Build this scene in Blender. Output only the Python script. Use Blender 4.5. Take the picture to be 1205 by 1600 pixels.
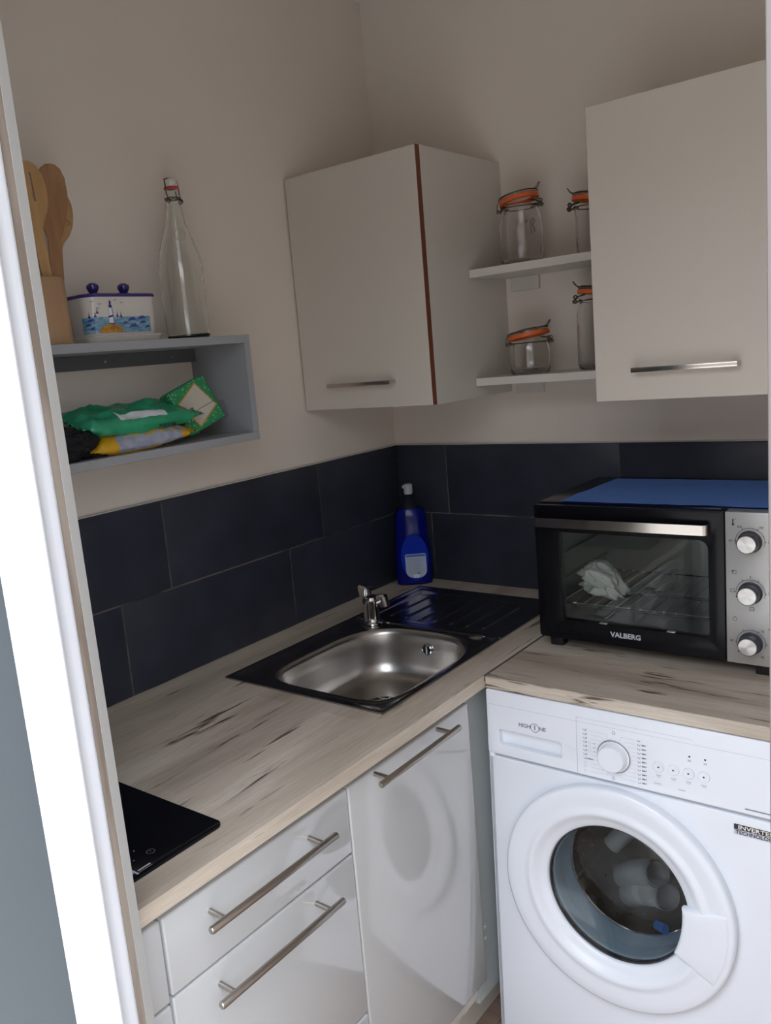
import bpy, bmesh, math, random
from mathutils import Vector, Matrix, noise
random.seed(7)
for o in list(bpy.data.objects): bpy.data.objects.remove(o)
SC = bpy.context.scene; C = SC.collection
DZ = -0.09          # the survey's floor height, brought to zero
PI = math.pi

# ------------------------------------------------------------------ camera
F, CX, CY = 1341.46, 529.81, 795.72
cp = Vector((1.43952, -2.0106, 1.54401 + DZ))
yaw, pitch, roll = -0.69379, -0.172254, -0.0933120
fw = Vector((math.sin(yaw)*math.cos(pitch), math.cos(yaw)*math.cos(pitch), math.sin(pitch)))
rt = fw.cross(Vector((0, 0, 1))).normalized(); up = rt.cross(fw)
r2 = math.cos(roll)*rt + math.sin(roll)*up
u2 = -math.sin(roll)*rt + math.cos(roll)*up
cd = bpy.data.cameras.new('camera'); cam = bpy.data.objects.new('camera', cd); C.objects.link(cam)
cam.matrix_world = Matrix(((r2.x, u2.x, -fw.x, cp.x), (r2.y, u2.y, -fw.y, cp.y), (r2.z, u2.z, -fw.z, cp.z), (0, 0, 0, 1)))
cd.sensor_fit = 'HORIZONTAL'; cd.sensor_width = 36.0; cd.lens = F/1205*36
cd.shift_x = (602.5-CX)/1205; cd.shift_y = (CY-800)/1205
cd.clip_start = 0.02; SC.camera = cam

# ------------------------------------------------------------------ light: overcast daylight, coming in through the open balcony door
w = bpy.data.worlds.new('sky'); SC.world = w; w.use_nodes = True
nt = w.node_tree; nt.nodes.clear()
bg = nt.nodes.new('ShaderNodeBackground'); out = nt.nodes.new('ShaderNodeOutputWorld')
tc = nt.nodes.new('ShaderNodeTexCoord'); sx = nt.nodes.new('ShaderNodeSeparateXYZ'); cr = nt.nodes.new('ShaderNodeValToRGB')
nt.links.new(tc.outputs['Generated'], sx.inputs[0]); nt.links.new(sx.outputs['Z'], cr.inputs[0])
cr.color_ramp.elements[0].position = 0.0; cr.color_ramp.elements[0].color = (0.28, 0.29, 0.31, 1)
cr.color_ramp.elements[1].position = 1.0; cr.color_ramp.elements[1].color = (0.80, 0.87, 1.0, 1)
nt.links.new(cr.outputs[0], bg.inputs[0]); nt.links.new(bg.outputs[0], out.inputs[0])
bg.inputs[1].default_value = 4.6
SC.view_settings.view_transform = 'Standard'; SC.view_settings.look = 'None'
SC.view_settings.gamma = 1; SC.view_settings.use_curve_mapping = False
SC.view_settings.exposure = 0.92

# ------------------------------------------------------------------ helpers
ORG = {}
ROOTS = []
def thing(name, label, cat, loc=(0, 0, 0), group=None, local=False, rot=None):
    o = bpy.data.objects.new(name, None); C.objects.link(o); o.empty_display_size = .05
    o.location = loc; o['label'] = label; o['category'] = cat
    if group: o['group'] = group
    if rot: o.rotation_euler = rot
    ORG[o.name] = Vector((0, 0, 0)) if local else Vector(loc)
    ROOTS.append(o); return o
def tag(o, label, cat, group=None):
    o['label'] = label; o['category'] = cat
    if group: o['group'] = group
    return o
def mk(name, bm, m, parent=None, loc=None, ang=35, smooth=True, label=None):
    me = bpy.data.meshes.new(name)
    org = ORG[parent.name] if parent else Vector(loc or (0, 0, 0))
    if org.length: bmesh.ops.translate(bm, vec=-org, verts=bm.verts)
    bmesh.ops.recalc_face_normals(bm, faces=bm.faces)
    for f in bm.faces: f.smooth = smooth
    bm.to_mesh(me); bm.free()
    if smooth: me.set_sharp_from_angle(angle=math.radians(ang))
    for x in (m if isinstance(m, (list, tuple)) else [m]): me.materials.append(x)
    o = bpy.data.objects.new(name, me); C.objects.link(o)
    if parent: o.parent = parent
    else:
        o.location = org; ROOTS.append(o)
    ORG[o.name] = org
    if label: o['label'] = label
    return o
def struct(name, bm, m, parent=None, **k):
    o = mk(name, bm, m, parent, **k)
    if not parent: o['kind'] = 'structure'
    return o
def nb(): return bmesh.new()
def box(bm, x0, x1, y0, y1, z0, z1, bev=0, seg=2, mi=0):
    r = bmesh.ops.create_cube(bm, size=1)
    vs = r['verts']
    bmesh.ops.scale(bm, vec=(x1-x0, y1-y0, z1-z0), verts=vs)
    bmesh.ops.translate(bm, vec=((x0+x1)/2, (y0+y1)/2, (z0+z1)/2), verts=vs)
    fs = set(f for v in vs for f in v.link_faces)
    for f in fs: f.material_index = mi
    if bev:
        es = list(set(e for v in vs for e in v.link_edges))
        bmesh.ops.bevel(bm, geom=es, offset=bev, segments=seg, profile=.5, affect='EDGES')
    return bm
def bx(*a, **k): return box(nb(), *a, **k)
def lathe(bm, prof, c, axis='z', n=48, close=False, sx=1, sy=1, mi=0):
    """prof: (radius, height) pairs; axis z: height up; axis y: height along +y; axis x: along +x"""
    rings = []
    for r, h in prof:
        ring = []
        if r < 1e-6:
            ring = [bm.verts.new(_ax(0, 0, h, axis, c))]
        else:
            for i in range(n):
                a = 2*PI*i/n
                ring.append(bm.verts.new(_ax(r*math.cos(a)*sx, r*math.sin(a)*sy, h, axis, c)))
        rings.append(ring)
    prs = list(zip(rings, rings[1:]))
    if close: prs.append((rings[-1], rings[0]))
    for A, B in prs:
        for i in range(n):
            j = (i+1) % n
            if len(A) == 1 and len(B) == 1: continue
            if len(A) == 1: f = bm.faces.new((A[0], B[i], B[j]))
            elif len(B) == 1: f = bm.faces.new((A[i], A[j], B[0]))
            else: f = bm.faces.new((A[i], A[j], B[j], B[i]))
            f.material_index = mi
    return bm
def _ax(a, b, h, axis, c):
    if axis == 'z': v = (a, b, h)
    elif axis == 'y': v = (a, h, b)
    else: v = (h, a, b)
    return (v[0]+c[0], v[1]+c[1], v[2]+c[2])
def tube(bm, pts, r, n=8, closed=False, cap=True, mi=0):
    P = [Vector(p) for p in pts]; rings = []; N = len(P)
    prev = None
    for i in range(N):
        if closed: t = (P[(i+1) % N]-P[(i-1) % N])
        else: t = P[min(i+1, N-1)]-P[max(i-1, 0)]
        t.normalize()
        if prev is None:
            a = Vector((0, 0, 1)) if abs(t.z) < .9 else Vector((1, 0, 0))
            s = t.cross(a).normalized()
        else:
            s = (prev-t*prev.dot(t)).normalized()
        prev = s; q = t.cross(s)
        rr = r[i] if isinstance(r, (list, tuple)) else r
        rings.append([bm.verts.new(P[i]+s*rr*math.cos(2*PI*k/n)+q*rr*math.sin(2*PI*k/n)) for k in range(n)])
    prs = list(zip(rings, rings[1:]))
    if closed: prs.append((rings[-1], rings[0]))
    for A, B in prs:
        for k in range(n):
            f = bm.faces.new((A[k], A[(k+1) % n], B[(k+1) % n], B[k])); f.material_index = mi
    if cap and not closed:
        bm.faces.new(rings[0][::-1]).material_index = mi; bm.faces.new(rings[-1]).material_index = mi
    return bm
def arc(c, r, a0, a1, n, plane='xz', ry=None):
    o = []
    for i in range(n+1):
        a = a0+(a1-a0)*i/n; x = r*math.cos(a); y = (ry or r)*math.sin(a)
        if plane == 'xz': o.append((c[0]+x, c[1], c[2]+y))
        elif plane == 'xy': o.append((c[0]+x, c[1]+y, c[2]))
        else: o.append((c[0], c[1]+x, c[2]+y))
    return o
# flat drawing planes: 'f' faces -y (u=+x, v=+z), 'l' faces +x (u=+y, v=+z), 't' faces up (u=+y, v=-x)
def M3(kind, o):
    if kind == 'f': cols = ((1, 0, 0), (0, 0, 1), (0, -1, 0))
    elif kind == 'l': cols = ((0, 1, 0), (0, 0, 1), (1, 0, 0))
    else: cols = ((0, 1, 0), (-1, 0, 0), (0, 0, 1))
    m = Matrix.Identity(4)
    for j, c in enumerate(cols):
        for i in range(3): m[i][j] = c[i]
    for i in range(3): m[i][3] = o[i]
    return m
def from_curve(bm, cu, mx, mi=0):
    ob = bpy.data.objects.new('tmp', cu); C.objects.link(ob)
    dg = bpy.context.evaluated_depsgraph_get(); me = bpy.data.meshes.new_from_object(ob.evaluated_get(dg))
    n0 = len(bm.faces); nv = len(bm.verts); bm.from_mesh(me)
    bm.verts.ensure_lookup_table(); bm.faces.ensure_lookup_table()
    vs = bm.verts[nv:]; bmesh.ops.transform(bm, matrix=mx, verts=vs)
    for f in bm.faces[n0:]: f.material_index = mi
    bpy.data.objects.remove(ob); bpy.data.meshes.remove(me); bpy.data.curves.remove(cu)
    return bm
def text(bm, s, size, mx, ext=.0001, ax='CENTER', bold=0, mi=0, sxx=1):
    cu = bpy.data.curves.new('t', 'FONT'); cu.body = s; cu.size = size; cu.align_x = ax; cu.align_y = 'CENTER'
    cu.extrude = ext; cu.offset = bold; cu.resolution_u = 3
    if sxx != 1: mx = mx @ Matrix.Diagonal((sxx, 1, 1, 1))
    return from_curve(bm, cu, mx, mi)
def shape(bm, loops, depth, mx, bev=0, mi=0):
    """closed outlines (first outer, others holes) extruded by depth, centred on the plane"""
    cu = bpy.data.curves.new('s', 'CURVE'); cu.dimensions = '2D'; cu.fill_mode = 'BOTH'
    cu.extrude = max(depth/2-bev, 1e-5); cu.bevel_depth = bev; cu.bevel_resolution = 2
    if bev: cu.offset = -bev
    for L in loops:
        sp = cu.splines.new('POLY'); sp.points.add(len(L)-1)
        for p, q in zip(sp.points, L): p.co = (q[0], q[1], 0, 1)
        sp.use_cyclic_u = True
    from_curve(bm, cu, mx, mi)
    bmesh.ops.remove_doubles(bm, verts=bm.verts, dist=1e-6)
    return bm
def rrect(x0, x1, y0, y1, r, n=6):
    o = []
    rs = r if isinstance(r, (list, tuple)) else (r,)*4
    for (cx, cy, a, q) in ((x1, y1, 0, rs[0]), (x0, y1, 1, rs[1]), (x0, y0, 2, rs[2]), (x1, y0, 3, rs[3])):
        sxn = 1 if cx == x1 else -1; syn = 1 if cy == y1 else -1
        for i in range(n+1):
            t = (a+i/n)*PI/2
            o.append((cx-sxn*q+q*math.cos(t), cy-syn*q+q*math.sin(t)))
    return o
def circ(cx, cy, r, n=24, ry=None): return [(cx+r*math.cos(2*PI*i/n), cy+(ry or r)*math.sin(2*PI*i/n)) for i in range(n)]
def decal(bm, pts, mx, off=0.0, mi=0):
    f = bm.faces.new([bm.verts.new(mx @ Vector((p[0], p[1], off))) for p in pts]); f.material_index = mi
    return bm
def line2(bm, pts, wd, mx, off=0.0, mi=0):
    for (a, b) in zip(pts, pts[1:]):
        a = Vector(a); b = Vector(b); d = (b-a)
        if d.length < 1e-7: continue
        d.normalize(); n = Vector((-d.y, d.x))*wd/2; e = d*wd*.2
        decal(bm, [a-e-n, b+e-n, b+e+n, a-e+n], mx, off, mi)
    return bm

# ------------------------------------------------------------------ materials
MATS = {}
def mat(name, col, rough=.5, metal=0, trans=0, ior=1.45, coat=0, emis=None, spec=.5, alpha=1, bump=None, var=None, aniso=0, sheen=0, crough=.03):
    m = bpy.data.materials.new(name); m.use_nodes = True; t = m.node_tree; b = t.nodes['Principled BSDF']
    b.inputs['Base Color'].default_value = (*col, 1); b.inputs['Roughness'].default_value = rough
    b.inputs['Metallic'].default_value = metal; b.inputs['Transmission Weight'].default_value = trans
    b.inputs['IOR'].default_value = ior; b.inputs['Coat Weight'].default_value = coat; b.inputs['Coat Roughness'].default_value = crough
    b.inputs['Specular IOR Level'].default_value = spec; b.inputs['Alpha'].default_value = alpha
    b.inputs['Anisotropic'].default_value = aniso; b.inputs['Sheen Weight'].default_value = sheen
    co = t.nodes.new('ShaderNodeTexCoord')
    if bump:   # (scale, strength, distance, stretch)
        n = t.nodes.new('ShaderNodeTexNoise'); n.inputs['Scale'].default_value = bump[0]; n.inputs['Detail'].default_value = 5
        mp = t.nodes.new('ShaderNodeMapping'); mp.inputs['Scale'].default_value = bump[3] if len(bump) > 3 else (1, 1, 1)
        t.links.new(co.outputs['Object'], mp.inputs[0]); t.links.new(mp.outputs[0], n.inputs['Vector'])
        bp = t.nodes.new('ShaderNodeBump'); bp.inputs['Strength'].default_value = bump[1]; bp.inputs['Distance'].default_value = bump[2]
        t.links.new(n.outputs['Fac'], bp.inputs['Height']); t.links.new(bp.outputs[0], b.inputs['Normal'])
    if var:    # (scale, other colour, low, high, stretch)
        n = t.nodes.new('ShaderNodeTexNoise'); n.inputs['Scale'].default_value = var[0]; n.inputs['Detail'].default_value = 6
        mp = t.nodes.new('ShaderNodeMapping'); mp.inputs['Scale'].default_value = var[4] if len(var) > 4 else (1, 1, 1)
        t.links.new(co.outputs['Object'], mp.inputs[0]); t.links.new(mp.outputs[0], n.inputs['Vector'])
        r = t.nodes.new('ShaderNodeValToRGB'); r.color_ramp.elements[0].position = var[2]; r.color_ramp.elements[1].position = var[3]
        r.color_ramp.elements[0].color = (*col, 1); r.color_ramp.elements[1].color = (*var[1], 1)
        t.links.new(n.outputs['Fac'], r.inputs[0]); t.links.new(r.outputs[0], b.inputs['Base Color'])
    MATS[name] = m; return m
def oak(name, along, seed):
    """printed oak laminate: grain runs along the given axis ('x' or 'y')"""
    m = bpy.data.materials.new(name); m.use_nodes = True; t = m.node_tree; b = t.nodes['Principled BSDF']; L = t.links
    co = t.nodes.new('ShaderNodeTexCoord')
    mp = t.nodes.new('ShaderNodeMapping'); L.new(co.outputs['Object'], mp.inputs[0])
    mp.inputs['Location'].default_value = (seed, seed*1.7, 0)
    if along == 'y': mp.inputs['Rotation'].default_value = (0, 0, PI/2)
    def noi(scale, vec, detail=4, dist=0, rough=.5):
        s = t.nodes.new('ShaderNodeMapping'); s.inputs['Scale'].default_value = vec; L.new(mp.outputs[0], s.inputs[0])
        n = t.nodes.new('ShaderNodeTexNoise'); n.inputs['Scale'].default_value = scale; n.inputs['Detail'].default_value = detail
        n.inputs['Distortion'].default_value = dist; n.inputs['Roughness'].default_value = rough
        L.new(s.outputs[0], n.inputs['Vector']); return n
    def ramp(src, stops):
        r = t.nodes.new('ShaderNodeValToRGB'); e = r.color_ramp.elements
        while len(e) < len(stops): e.new(.5)
        for k, (p, c) in enumerate(stops): e[k].position = p; e[k].color = (*c, 1)
        L.new(src, r.inputs[0]); return r
    def mix(mode, f, a, c):
        x = t.nodes.new('ShaderNodeMix'); x.data_type = 'RGBA'; x.blend_type = mode
        if isinstance(f, (int, float)): x.inputs[0].default_value = f
        else: L.new(f, x.inputs[0])
        L.new(a, x.inputs[6]); L.new(c, x.inputs[7]); return x
    base = ramp(noi(3.2, (.6, 4, 4), 4, .4).outputs['Fac'], [(.25, (.41, .335, .265)), (.5, (.58, .50, .41)), (.72, (.71, .635, .54))])
    grain = ramp(noi(40, (.35, 9, 9), 6, .2, .65).outputs['Fac'], [(.3, (.62, .58, .54)), (.65, (1, 1, 1))])
    a = mix('MULTIPLY', .6, base.outputs[0], grain.outputs[0])
    br = t.nodes.new('ShaderNodeTexBrick'); L.new(mp.outputs[0], br.inputs['Vector'])
    br.inputs['Color1'].default_value = (.84, .83, .82, 1); br.inputs['Color2'].default_value = (1.05, 1.04, 1.02, 1); br.inputs['Mortar'].default_value = (.8, .76, .72, 1)
    br.inputs['Scale'].default_value = 1; br.inputs['Mortar Size'].default_value = .0006; br.inputs['Brick Width'].default_value = .7; br.inputs['Row Height'].default_value = .086
    br.inputs['Mortar Smooth'].default_value = 1
    a = mix('MULTIPLY', .8, a.outputs[2], br.outputs['Color'])
    # dark cracks and knots
    ck = ramp(noi(7, (.55, 5.2, 5.2), 3, 1.1).outputs['Fac'], [(.0, (0, 0, 0)), (.60, (0, 0, 0)), (.67, (1, 1, 1))])
    fine = ramp(noi(22, (.35, 5, 5), 4, 1.5).outputs['Fac'], [(.0, (0, 0, 0)), (.42, (0, 0, 0)), (.56, (1, 1, 1))])
    mk_ = mix('MULTIPLY', 1, ck.outputs[0], fine.outputs[0])
    dk = t.nodes.new('ShaderNodeRGB'); dk.outputs[0].default_value = (.095, .065, .045, 1)
    a = mix('MIX', mk_.outputs[2], a.outputs[2], dk.outputs[0])
    L.new(a.outputs[2], b.inputs['Base Color'])
    b.inputs['Roughness'].default_value = .42
    bp = t.nodes.new('ShaderNodeBump'); bp.inputs['Strength'].default_value = .12; bp.inputs['Distance'].default_value = .0006
    L.new(grain.outputs[0], bp.inputs['Height']); L.new(bp.outputs[0], b.inputs['Normal'])
    return m

m_wall = mat('wall_paint', (.755, .675, .60), .75, bump=(90, .12, .0008), var=(2.2, (.725, .65, .575), .35, .7))
m_ceil = mat('ceiling_paint', (.86, .82, .76), .8)
m_tile = mat('slate_tile', (.024, .027, .040), .38, bump=(14, .35, .004), var=(9, (.036, .042, .062), .3, .75), spec=.45)
m_grout = mat('grout', (.13, .115, .10), .8, var=(7, (.02, .02, .022), .42, .58))
m_white = mat('white_melamine', (.64, .60, .54), .34, bump=(160, .05, .0004))
m_door = mat('white_upper_front', (.60, .55, .48), .36, bump=(30, .05, .0006, (1, 1, .15)))
m_gloss = mat('white_high_gloss', (.52, .52, .51), .14, coat=1, crough=.03, bump=(3, .02, .0003))
m_carc = mat('cabinet_carcass', (.52, .56, .55), .5)
m_plug = mat('white_plastic', (.82, .83, .8), .4)
m_brown = mat('red_brown_edging', (.19, .058, .026), .55, var=(30, (.14, .04, .02), .3, .7, (1, 1, .1)))
m_nick = mat('brushed_nickel', (.42, .38, .34), .28, 1, bump=(120, .05, .0002, (1, 1, 20)))
m_nick2 = mat('satin_steel', (.55, .51, .46), .22, 1)
m_spun = mat('spun_steel', (.62, .60, .57), .32, 1, aniso=.9)
_t = m_spun.node_tree; _g = _t.nodes.new('ShaderNodeTangent'); _g.direction_type = 'RADIAL'; _g.axis = 'Y'
_t.links.new(_g.outputs[0], _t.nodes['Principled BSDF'].inputs['Tangent'])
m_chrome = mat('chrome', (.75, .75, .76), .06, 1)
m_steel = mat('stainless_bowl', (.50, .475, .445), .30, 1, bump=(60, .06, .0003, (1, 8, 1)))
m_steeld = mat('stainless_rim', (.42, .40, .38), .20, 1, bump=(60, .05, .0003, (1, 6, 1)))
m_black = mat('black_enamel', (.005, .005, .007), .2, spec=.22)
m_blackm = mat('black_matt_plastic', (.008, .008, .01), .5)
m_hob = mat('black_hob_glass', (.004, .004, .006), .12, spec=.3)
m_grey = mat('grey_lacquer', (.31, .315, .325), .45, bump=(120, .05, .0004))
m_greyd = mat('grey_batten', (.10, .104, .11), .5)
m_pvc = mat('white_pvc', (.86, .87, .9), .28)
m_pvcb = mat('weathered_wood_strip', (.36, .30, .245), .7, var=(18, (.24, .19, .15), .4, .6, (3, 3, .3)))
m_trim = mat('jamb_paint', (.56, .55, .52), .55)
m_rub = mat('rubber_gasket', (.34, .36, .37), .5)
m_frost = mat('frosted_pane', (.07, .09, .10), .28, trans=.5, ior=1.3, spec=.12)
m_glass = mat('clear_glass', (.98, 1, .985), .0, trans=1, ior=1.45)
m_glassg = mat('green_glass_base', (.35, .5, .40), .05, trans=.9, ior=1.45)
m_jar = mat('jar_glass', (1, 1, 1), .0, trans=1, ior=1.42)
m_orange = mat('orange_rubber', (.72, .14, .035), .45)
m_wire = mat('dark_wire', (.10, .085, .07), .35, .9)
m_wasta = mat('washer_white', (.80, .83, .88), .25, coat=.25, crough=.08)
m_wastb = mat('washer_groove', (.42, .44, .48), .5)
m_ink = mat('grey_print', (.20, .21, .24), .6)
m_inkd = mat('dark_print', (.03, .03, .035), .6)
m_inkl = mat('pale_print', (.52, .54, .58), .6)
m_panel = mat('silver_panel', (.50, .495, .48), .36, .55)
m_knobg = mat('knob_skirt', (.07, .075, .09), .25, .5)
m_gask = mat('washer_gasket', (.32, .41, .52), .38)
m_drum = mat('drum_steel', (.22, .21, .205), .2, 1)
m_hose = mat('grey_hose', (.55, .57, .61), .42)
m_paper = mat('white_paper', (.72, .73, .75), .6)
m_bluecap = mat('blue_plastic', (.02, .16, .55), .4)
m_film = mat('clear_film', (.9, .9, .9), .12, trans=.8, ior=1.2, alpha=.35)
m_cloth = mat('blue_cloth', (.20, .42, 1.0), .9, bump=(420, .15, .0004), var=(300, (.17, .37, .95), .4, .6))
m_bag = mat('white_plastic_bag', (.80, .80, .76), .45)
m_cav = mat('oven_cavity', (.42, .43, .42), .35, .7)
m_oglass = mat('oven_door_glass', (.72, .76, .74), .0, trans=1, ior=1.38)
m_lamp = mat('red_lamp', (.28, .02, .015), .2)
m_liq = mat('blue_liquid', (.008, .02, .42), .10, trans=.6, ior=1.33)
m_shell = mat('clear_plastic', (.93, .95, 1), .03, trans=1, ior=1.12)
m_cap = mat('milky_cap', (.48, .50, .52), .4)
m_lblue = mat('label_blue', (.05, .16, .5), .5)
m_lbl = mat('label_white', (.42, .48, .62), .5)
m_wood = mat('beech_wood', (.50, .30, .13), .55, var=(14, (.41, .23, .09), .3, .75, (6, 6, .6)))
m_wood2 = mat('dark_beech_wood', (.33, .16, .055), .55, var=(14, (.23, .10, .03), .3, .75, (6, 6, .6)))
m_terr = mat('beige_holder', (.47, .29, .165), .6, var=(10, (.40, .24, .13), .3, .7, (3, 3, .3)))
m_cer = mat('glazed_ceramic', (.62, .58, .53), .12, coat=.5)
m_cobalt = mat('cobalt_glaze', (.035, .02, .16), .12, coat=.5)
m_sea = mat('painted_sea', (.09, .22, .36), .2, coat=.4, var=(60, (.25, .42, .52), .4, .65, (1, 1, 3)))
m_wave = mat('painted_wave', (.03, .06, .26), .2, coat=.4)
m_sand = mat('painted_sand', (.55, .27, .02), .2, coat=.4, var=(90, (.35, .13, .02), .45, .6))
m_green = mat('green_wrapper', (.012, .235, .11), .28, coat=.3, var=(22, (.03, .33, .17), .4, .65))
m_greens = mat('green_sparkle', (.02, .24, .09), .4, var=(260, (.45, .62, .40), .60, .66))
m_yel = mat('yellow_wrapper', (.62, .34, .015), .3, coat=.3)
m_sil = mat('silver_label', (.33, .35, .42), .35, var=(60, (.26, .28, .35), .45, .6))
m_cream = mat('cream_sponge', (.50, .45, .37), .8)
m_blk = mat('black_fabric', (.004, .004, .006), .8)
m_floor = mat('floor_plank', (.30, .215, .16), .45, var=(8, (.21, .145, .105), .3, .7, (.5, 5, 1)))
m_floorb = mat('floor_joint', (.08, .06, .05), .7)
m_pave = mat('balcony_paving', (.50, .48, .45), .85, var=(6, (.42, .40, .37), .3, .7))
m_blocker = mat('sky_blocker_render', (.30, .25, .20), .85, var=(1.5, (.26, .22, .18), .3, .7))  # warm coat for the added wall that blocks the low sky
m_jamb = mat('jamb_beige', (.14, .125, .115), .6)
m_red = mat('red_seal', (.42, .03, .03), .4)
oak_y = oak('oak_laminate_left', 'y', 3.1); oak_x = oak('oak_laminate_right', 'x', 8.3)

# ------------------------------------------------------------------ setting
H = .9; TB = .8755; ZB = 1.287; FL = .09; CE = 2.465
fl = struct('floor', bx(-.1, 1.7, -1.62, .1, FL-.06, FL-.004), m_floorb)
prand = random.Random(3)
row = 0; y = -1.6
while y < 0:
    x = -.02-prand.random()*.5
    while x < 1.6:
        x1 = x+.72; a = max(x, 0); b = min(x1-.0015, 1.6)
        if b-a > .03: mk('plank', bx(a, b, y, min(y+.1185, 0), FL-.006, FL, bev=.001, seg=1), m_floor, fl)
        x = x1
    y += .12
pv = struct('ground', bx(-9, 11, -14, -1.62, FL-.12, FL-.02), m_pave)
struct('wall_sky_blocker', bx(-9, 11, -7.3, -7, FL-.1, 3.3), m_blocker)  # unseen wall, added to cut low sky light and warm the level light
struct('ceiling', bx(-.1, 1.7, -1.62, .1, CE, CE+.06), m_ceil)
wl = struct('wall_left', bx(-.1, 0, -1.62, .1, FL-.02, CE+.01), m_wall)
wb = struct('wall_back', bx(0, 1.6, 0, .1, FL-.02, CE+.01), m_wall)
struct('wall_right', bx(1.6, 1.7, -1.62, .1, FL-.02, CE+.01), m_wall)
bm = nb()
box(bm, -.1, 1.7, -1.62, -1.48, 2.12, CE+.06)
box(bm, -.1, 0.0, -1.62, -1.5, FL-.02, 2.12)
box(bm, -4, -.1, -1.62, -1.48, FL-.1, CE+.06); box(bm, 1.7, 6, -1.62, -1.48, FL-.1, CE+.06)
struct('wall_front', bm, m_wall)
# tiles on both walls: each tile its own piece, 195 mm rows, half-offset joints
def tiles(wall, vertical_joints, row_z, axis):
    for (z0, z1), js in zip(row_z, vertical_joints):
        for a, b in zip(js, js[1:]):
            lo, hi = a+.0012, b-.0012; bm = nb()
            n = 10; m_ = 4; d = .0085
            if axis == 'x': box(bm, lo, hi, -d, -.0005, z0+.0012, z1-.0012, bev=.0016, seg=2)
            else: box(bm, .0005, d, lo, hi, z0+.0012, z1-.0012, bev=.0016, seg=2)
            o = mk('tile', bm, m_tile, wall)
    bm = nb()
    if axis == 'x': box(bm, .0, 1.6, -.0078, 0, row_z[0][0], row_z[-1][1]-.001)
    else: box(bm, 0, .0078, -1.5, 0, row_z[0][0], row_z[-1][1]-.001)
    mk('grout', bm, m_grout, wall)
rows = [(H-.0, 1.0945), (1.0945, ZB)]
tiles(wl, [[-1.5, -1.005, -.495, -.0085], [-1.38, -.872, -.361, -.0085]], rows, 'y')
tiles(wb, [[.0, .112, .615, 1.115, 1.6], [.0, .172, .660, 1.15, 1.6]], rows, 'x')
struct('trim_1', bx(0, .0095, -1.5, -.0095, ZB, ZB+.0028, bev=.001, seg=1), m_trim)
struct('trim_2', bx(0.0095, 1.6, -.0095, 0, ZB, ZB+.0028, bev=.001, seg=1), m_trim)

# glazed PVC panel to the left of the doorway; plan profile extruded upright
def prism(bm, plan, z0, z1):
    A = [bm.verts.new((x, y, z0)) for x, y in plan]; B = [bm.verts.new((x, y, z1)) for x, y in plan]
    n = len(plan)
    for i in range(n): bm.faces.new((A[i], A[(i+1) % n], B[(i+1) % n], B[i]))
    bm.faces.new(A[::-1]); bm.faces.new(B); return bm
win = thing('window_1', 'tall white PVC glazed panel with frosted pane at the left edge', 'window', (.60, -1.53, FL)); 
del win['category']; del win['label']; win['kind'] = 'structure'
win.rotation_euler = (0, -.0123, 0); win.location.x += .0108      # the frame stands a little out of plumb
mk('jamb_lining', prism(nb(), [(.632, -1.48), (.645, -1.4995), (.625, -1.51), (.618, -1.48)], FL, 2.12), m_trim, win)
mk('wood_strip', prism(nb(), [(.645, -1.500), (.648, -1.507), (.650, -1.5125), (.625, -1.52), (.62, -1.505)], FL, 2.12), m_pvcb, win)
curve = [(.650, -1.513), (.6535, -1.5155), (.656, -1.520), (.658, -1.527), (.662, -1.536), (.668, -1.543), (.675, -1.548), (.682, -1.5515), (.683, -1.5545), (.6795, -1.557)]
mk('sash_frame', prism(nb(), curve+[(.597, -1.560), (.594, -1.557), (.592, -1.545), (.592, -1.52), (.625, -1.521)], FL, 2.12), m_pvc, win, ang=50)
mk('gasket', prism(nb(), [(.5935, -1.5545), (.5890, -1.553), (.5885, -1.551), (.586, -1.5505), (.5855, -1.549), (.5835, -1.549), (.5835, -1.543), (.5918, -1.540)], FL+.08, 2.04), m_rub, win)
mk('bottom_rail', bx(.0, .592, -1.558, -1.52, FL, FL+.08, bev=.004), m_pvc, win)
mk('top_rail', bx(.0, .592, -1.558, -1.52, 2.04, 2.12, bev=.004), m_pvc, win)
mk('sash_frame', bx(.0, .05, -1.558, -1.52, FL+.08, 2.04, bev=.004), m_pvc, win)
mk('pane', bx(.05, .5915, -1.546, -1.54, FL+.08, 2.04), m_frost, win)
dj = struct('door_1', bx(1.337, 1.42, -1.56, -1.48, FL, 2.12, bev=.003), m_jamb)

# ------------------------------------------------------------------ worktops
bm = nb()
Y0 = -1.535
box(bm, 0.009, .15, Y0, -.009, TB, H); box(bm, .505, .6, Y0, -.009, TB, H)
box(bm, .15, .505, Y0, -.815, TB, H); box(bm, .15, .505, -.125, -.009, TB, H)
bmesh.ops.remove_doubles(bm, verts=bm.verts, dist=1e-5)
tag(mk('worktop', bm, oak_y, None, loc=(.009, Y0, TB)), 'long wood-effect worktop on the left holding the sink and the hob', 'worktop')
tag(mk('worktop', bx(.6014, 1.598, -.6, -.009, TB, H-.0004, bev=.0012, seg=1), oak_x, None, loc=(.6014, -.6, TB)), 'wood-effect worktop over the washing machine, under the mini oven', 'worktop')
tag(mk('joint_strip', bx(.5992, .6022, -.601, -.0095, H-.012, H+.0012), m_greyd, None, loc=(.6, -.6, H)), 'thin dark metal strip between the two wood-effect worktops', 'strip')

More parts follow.
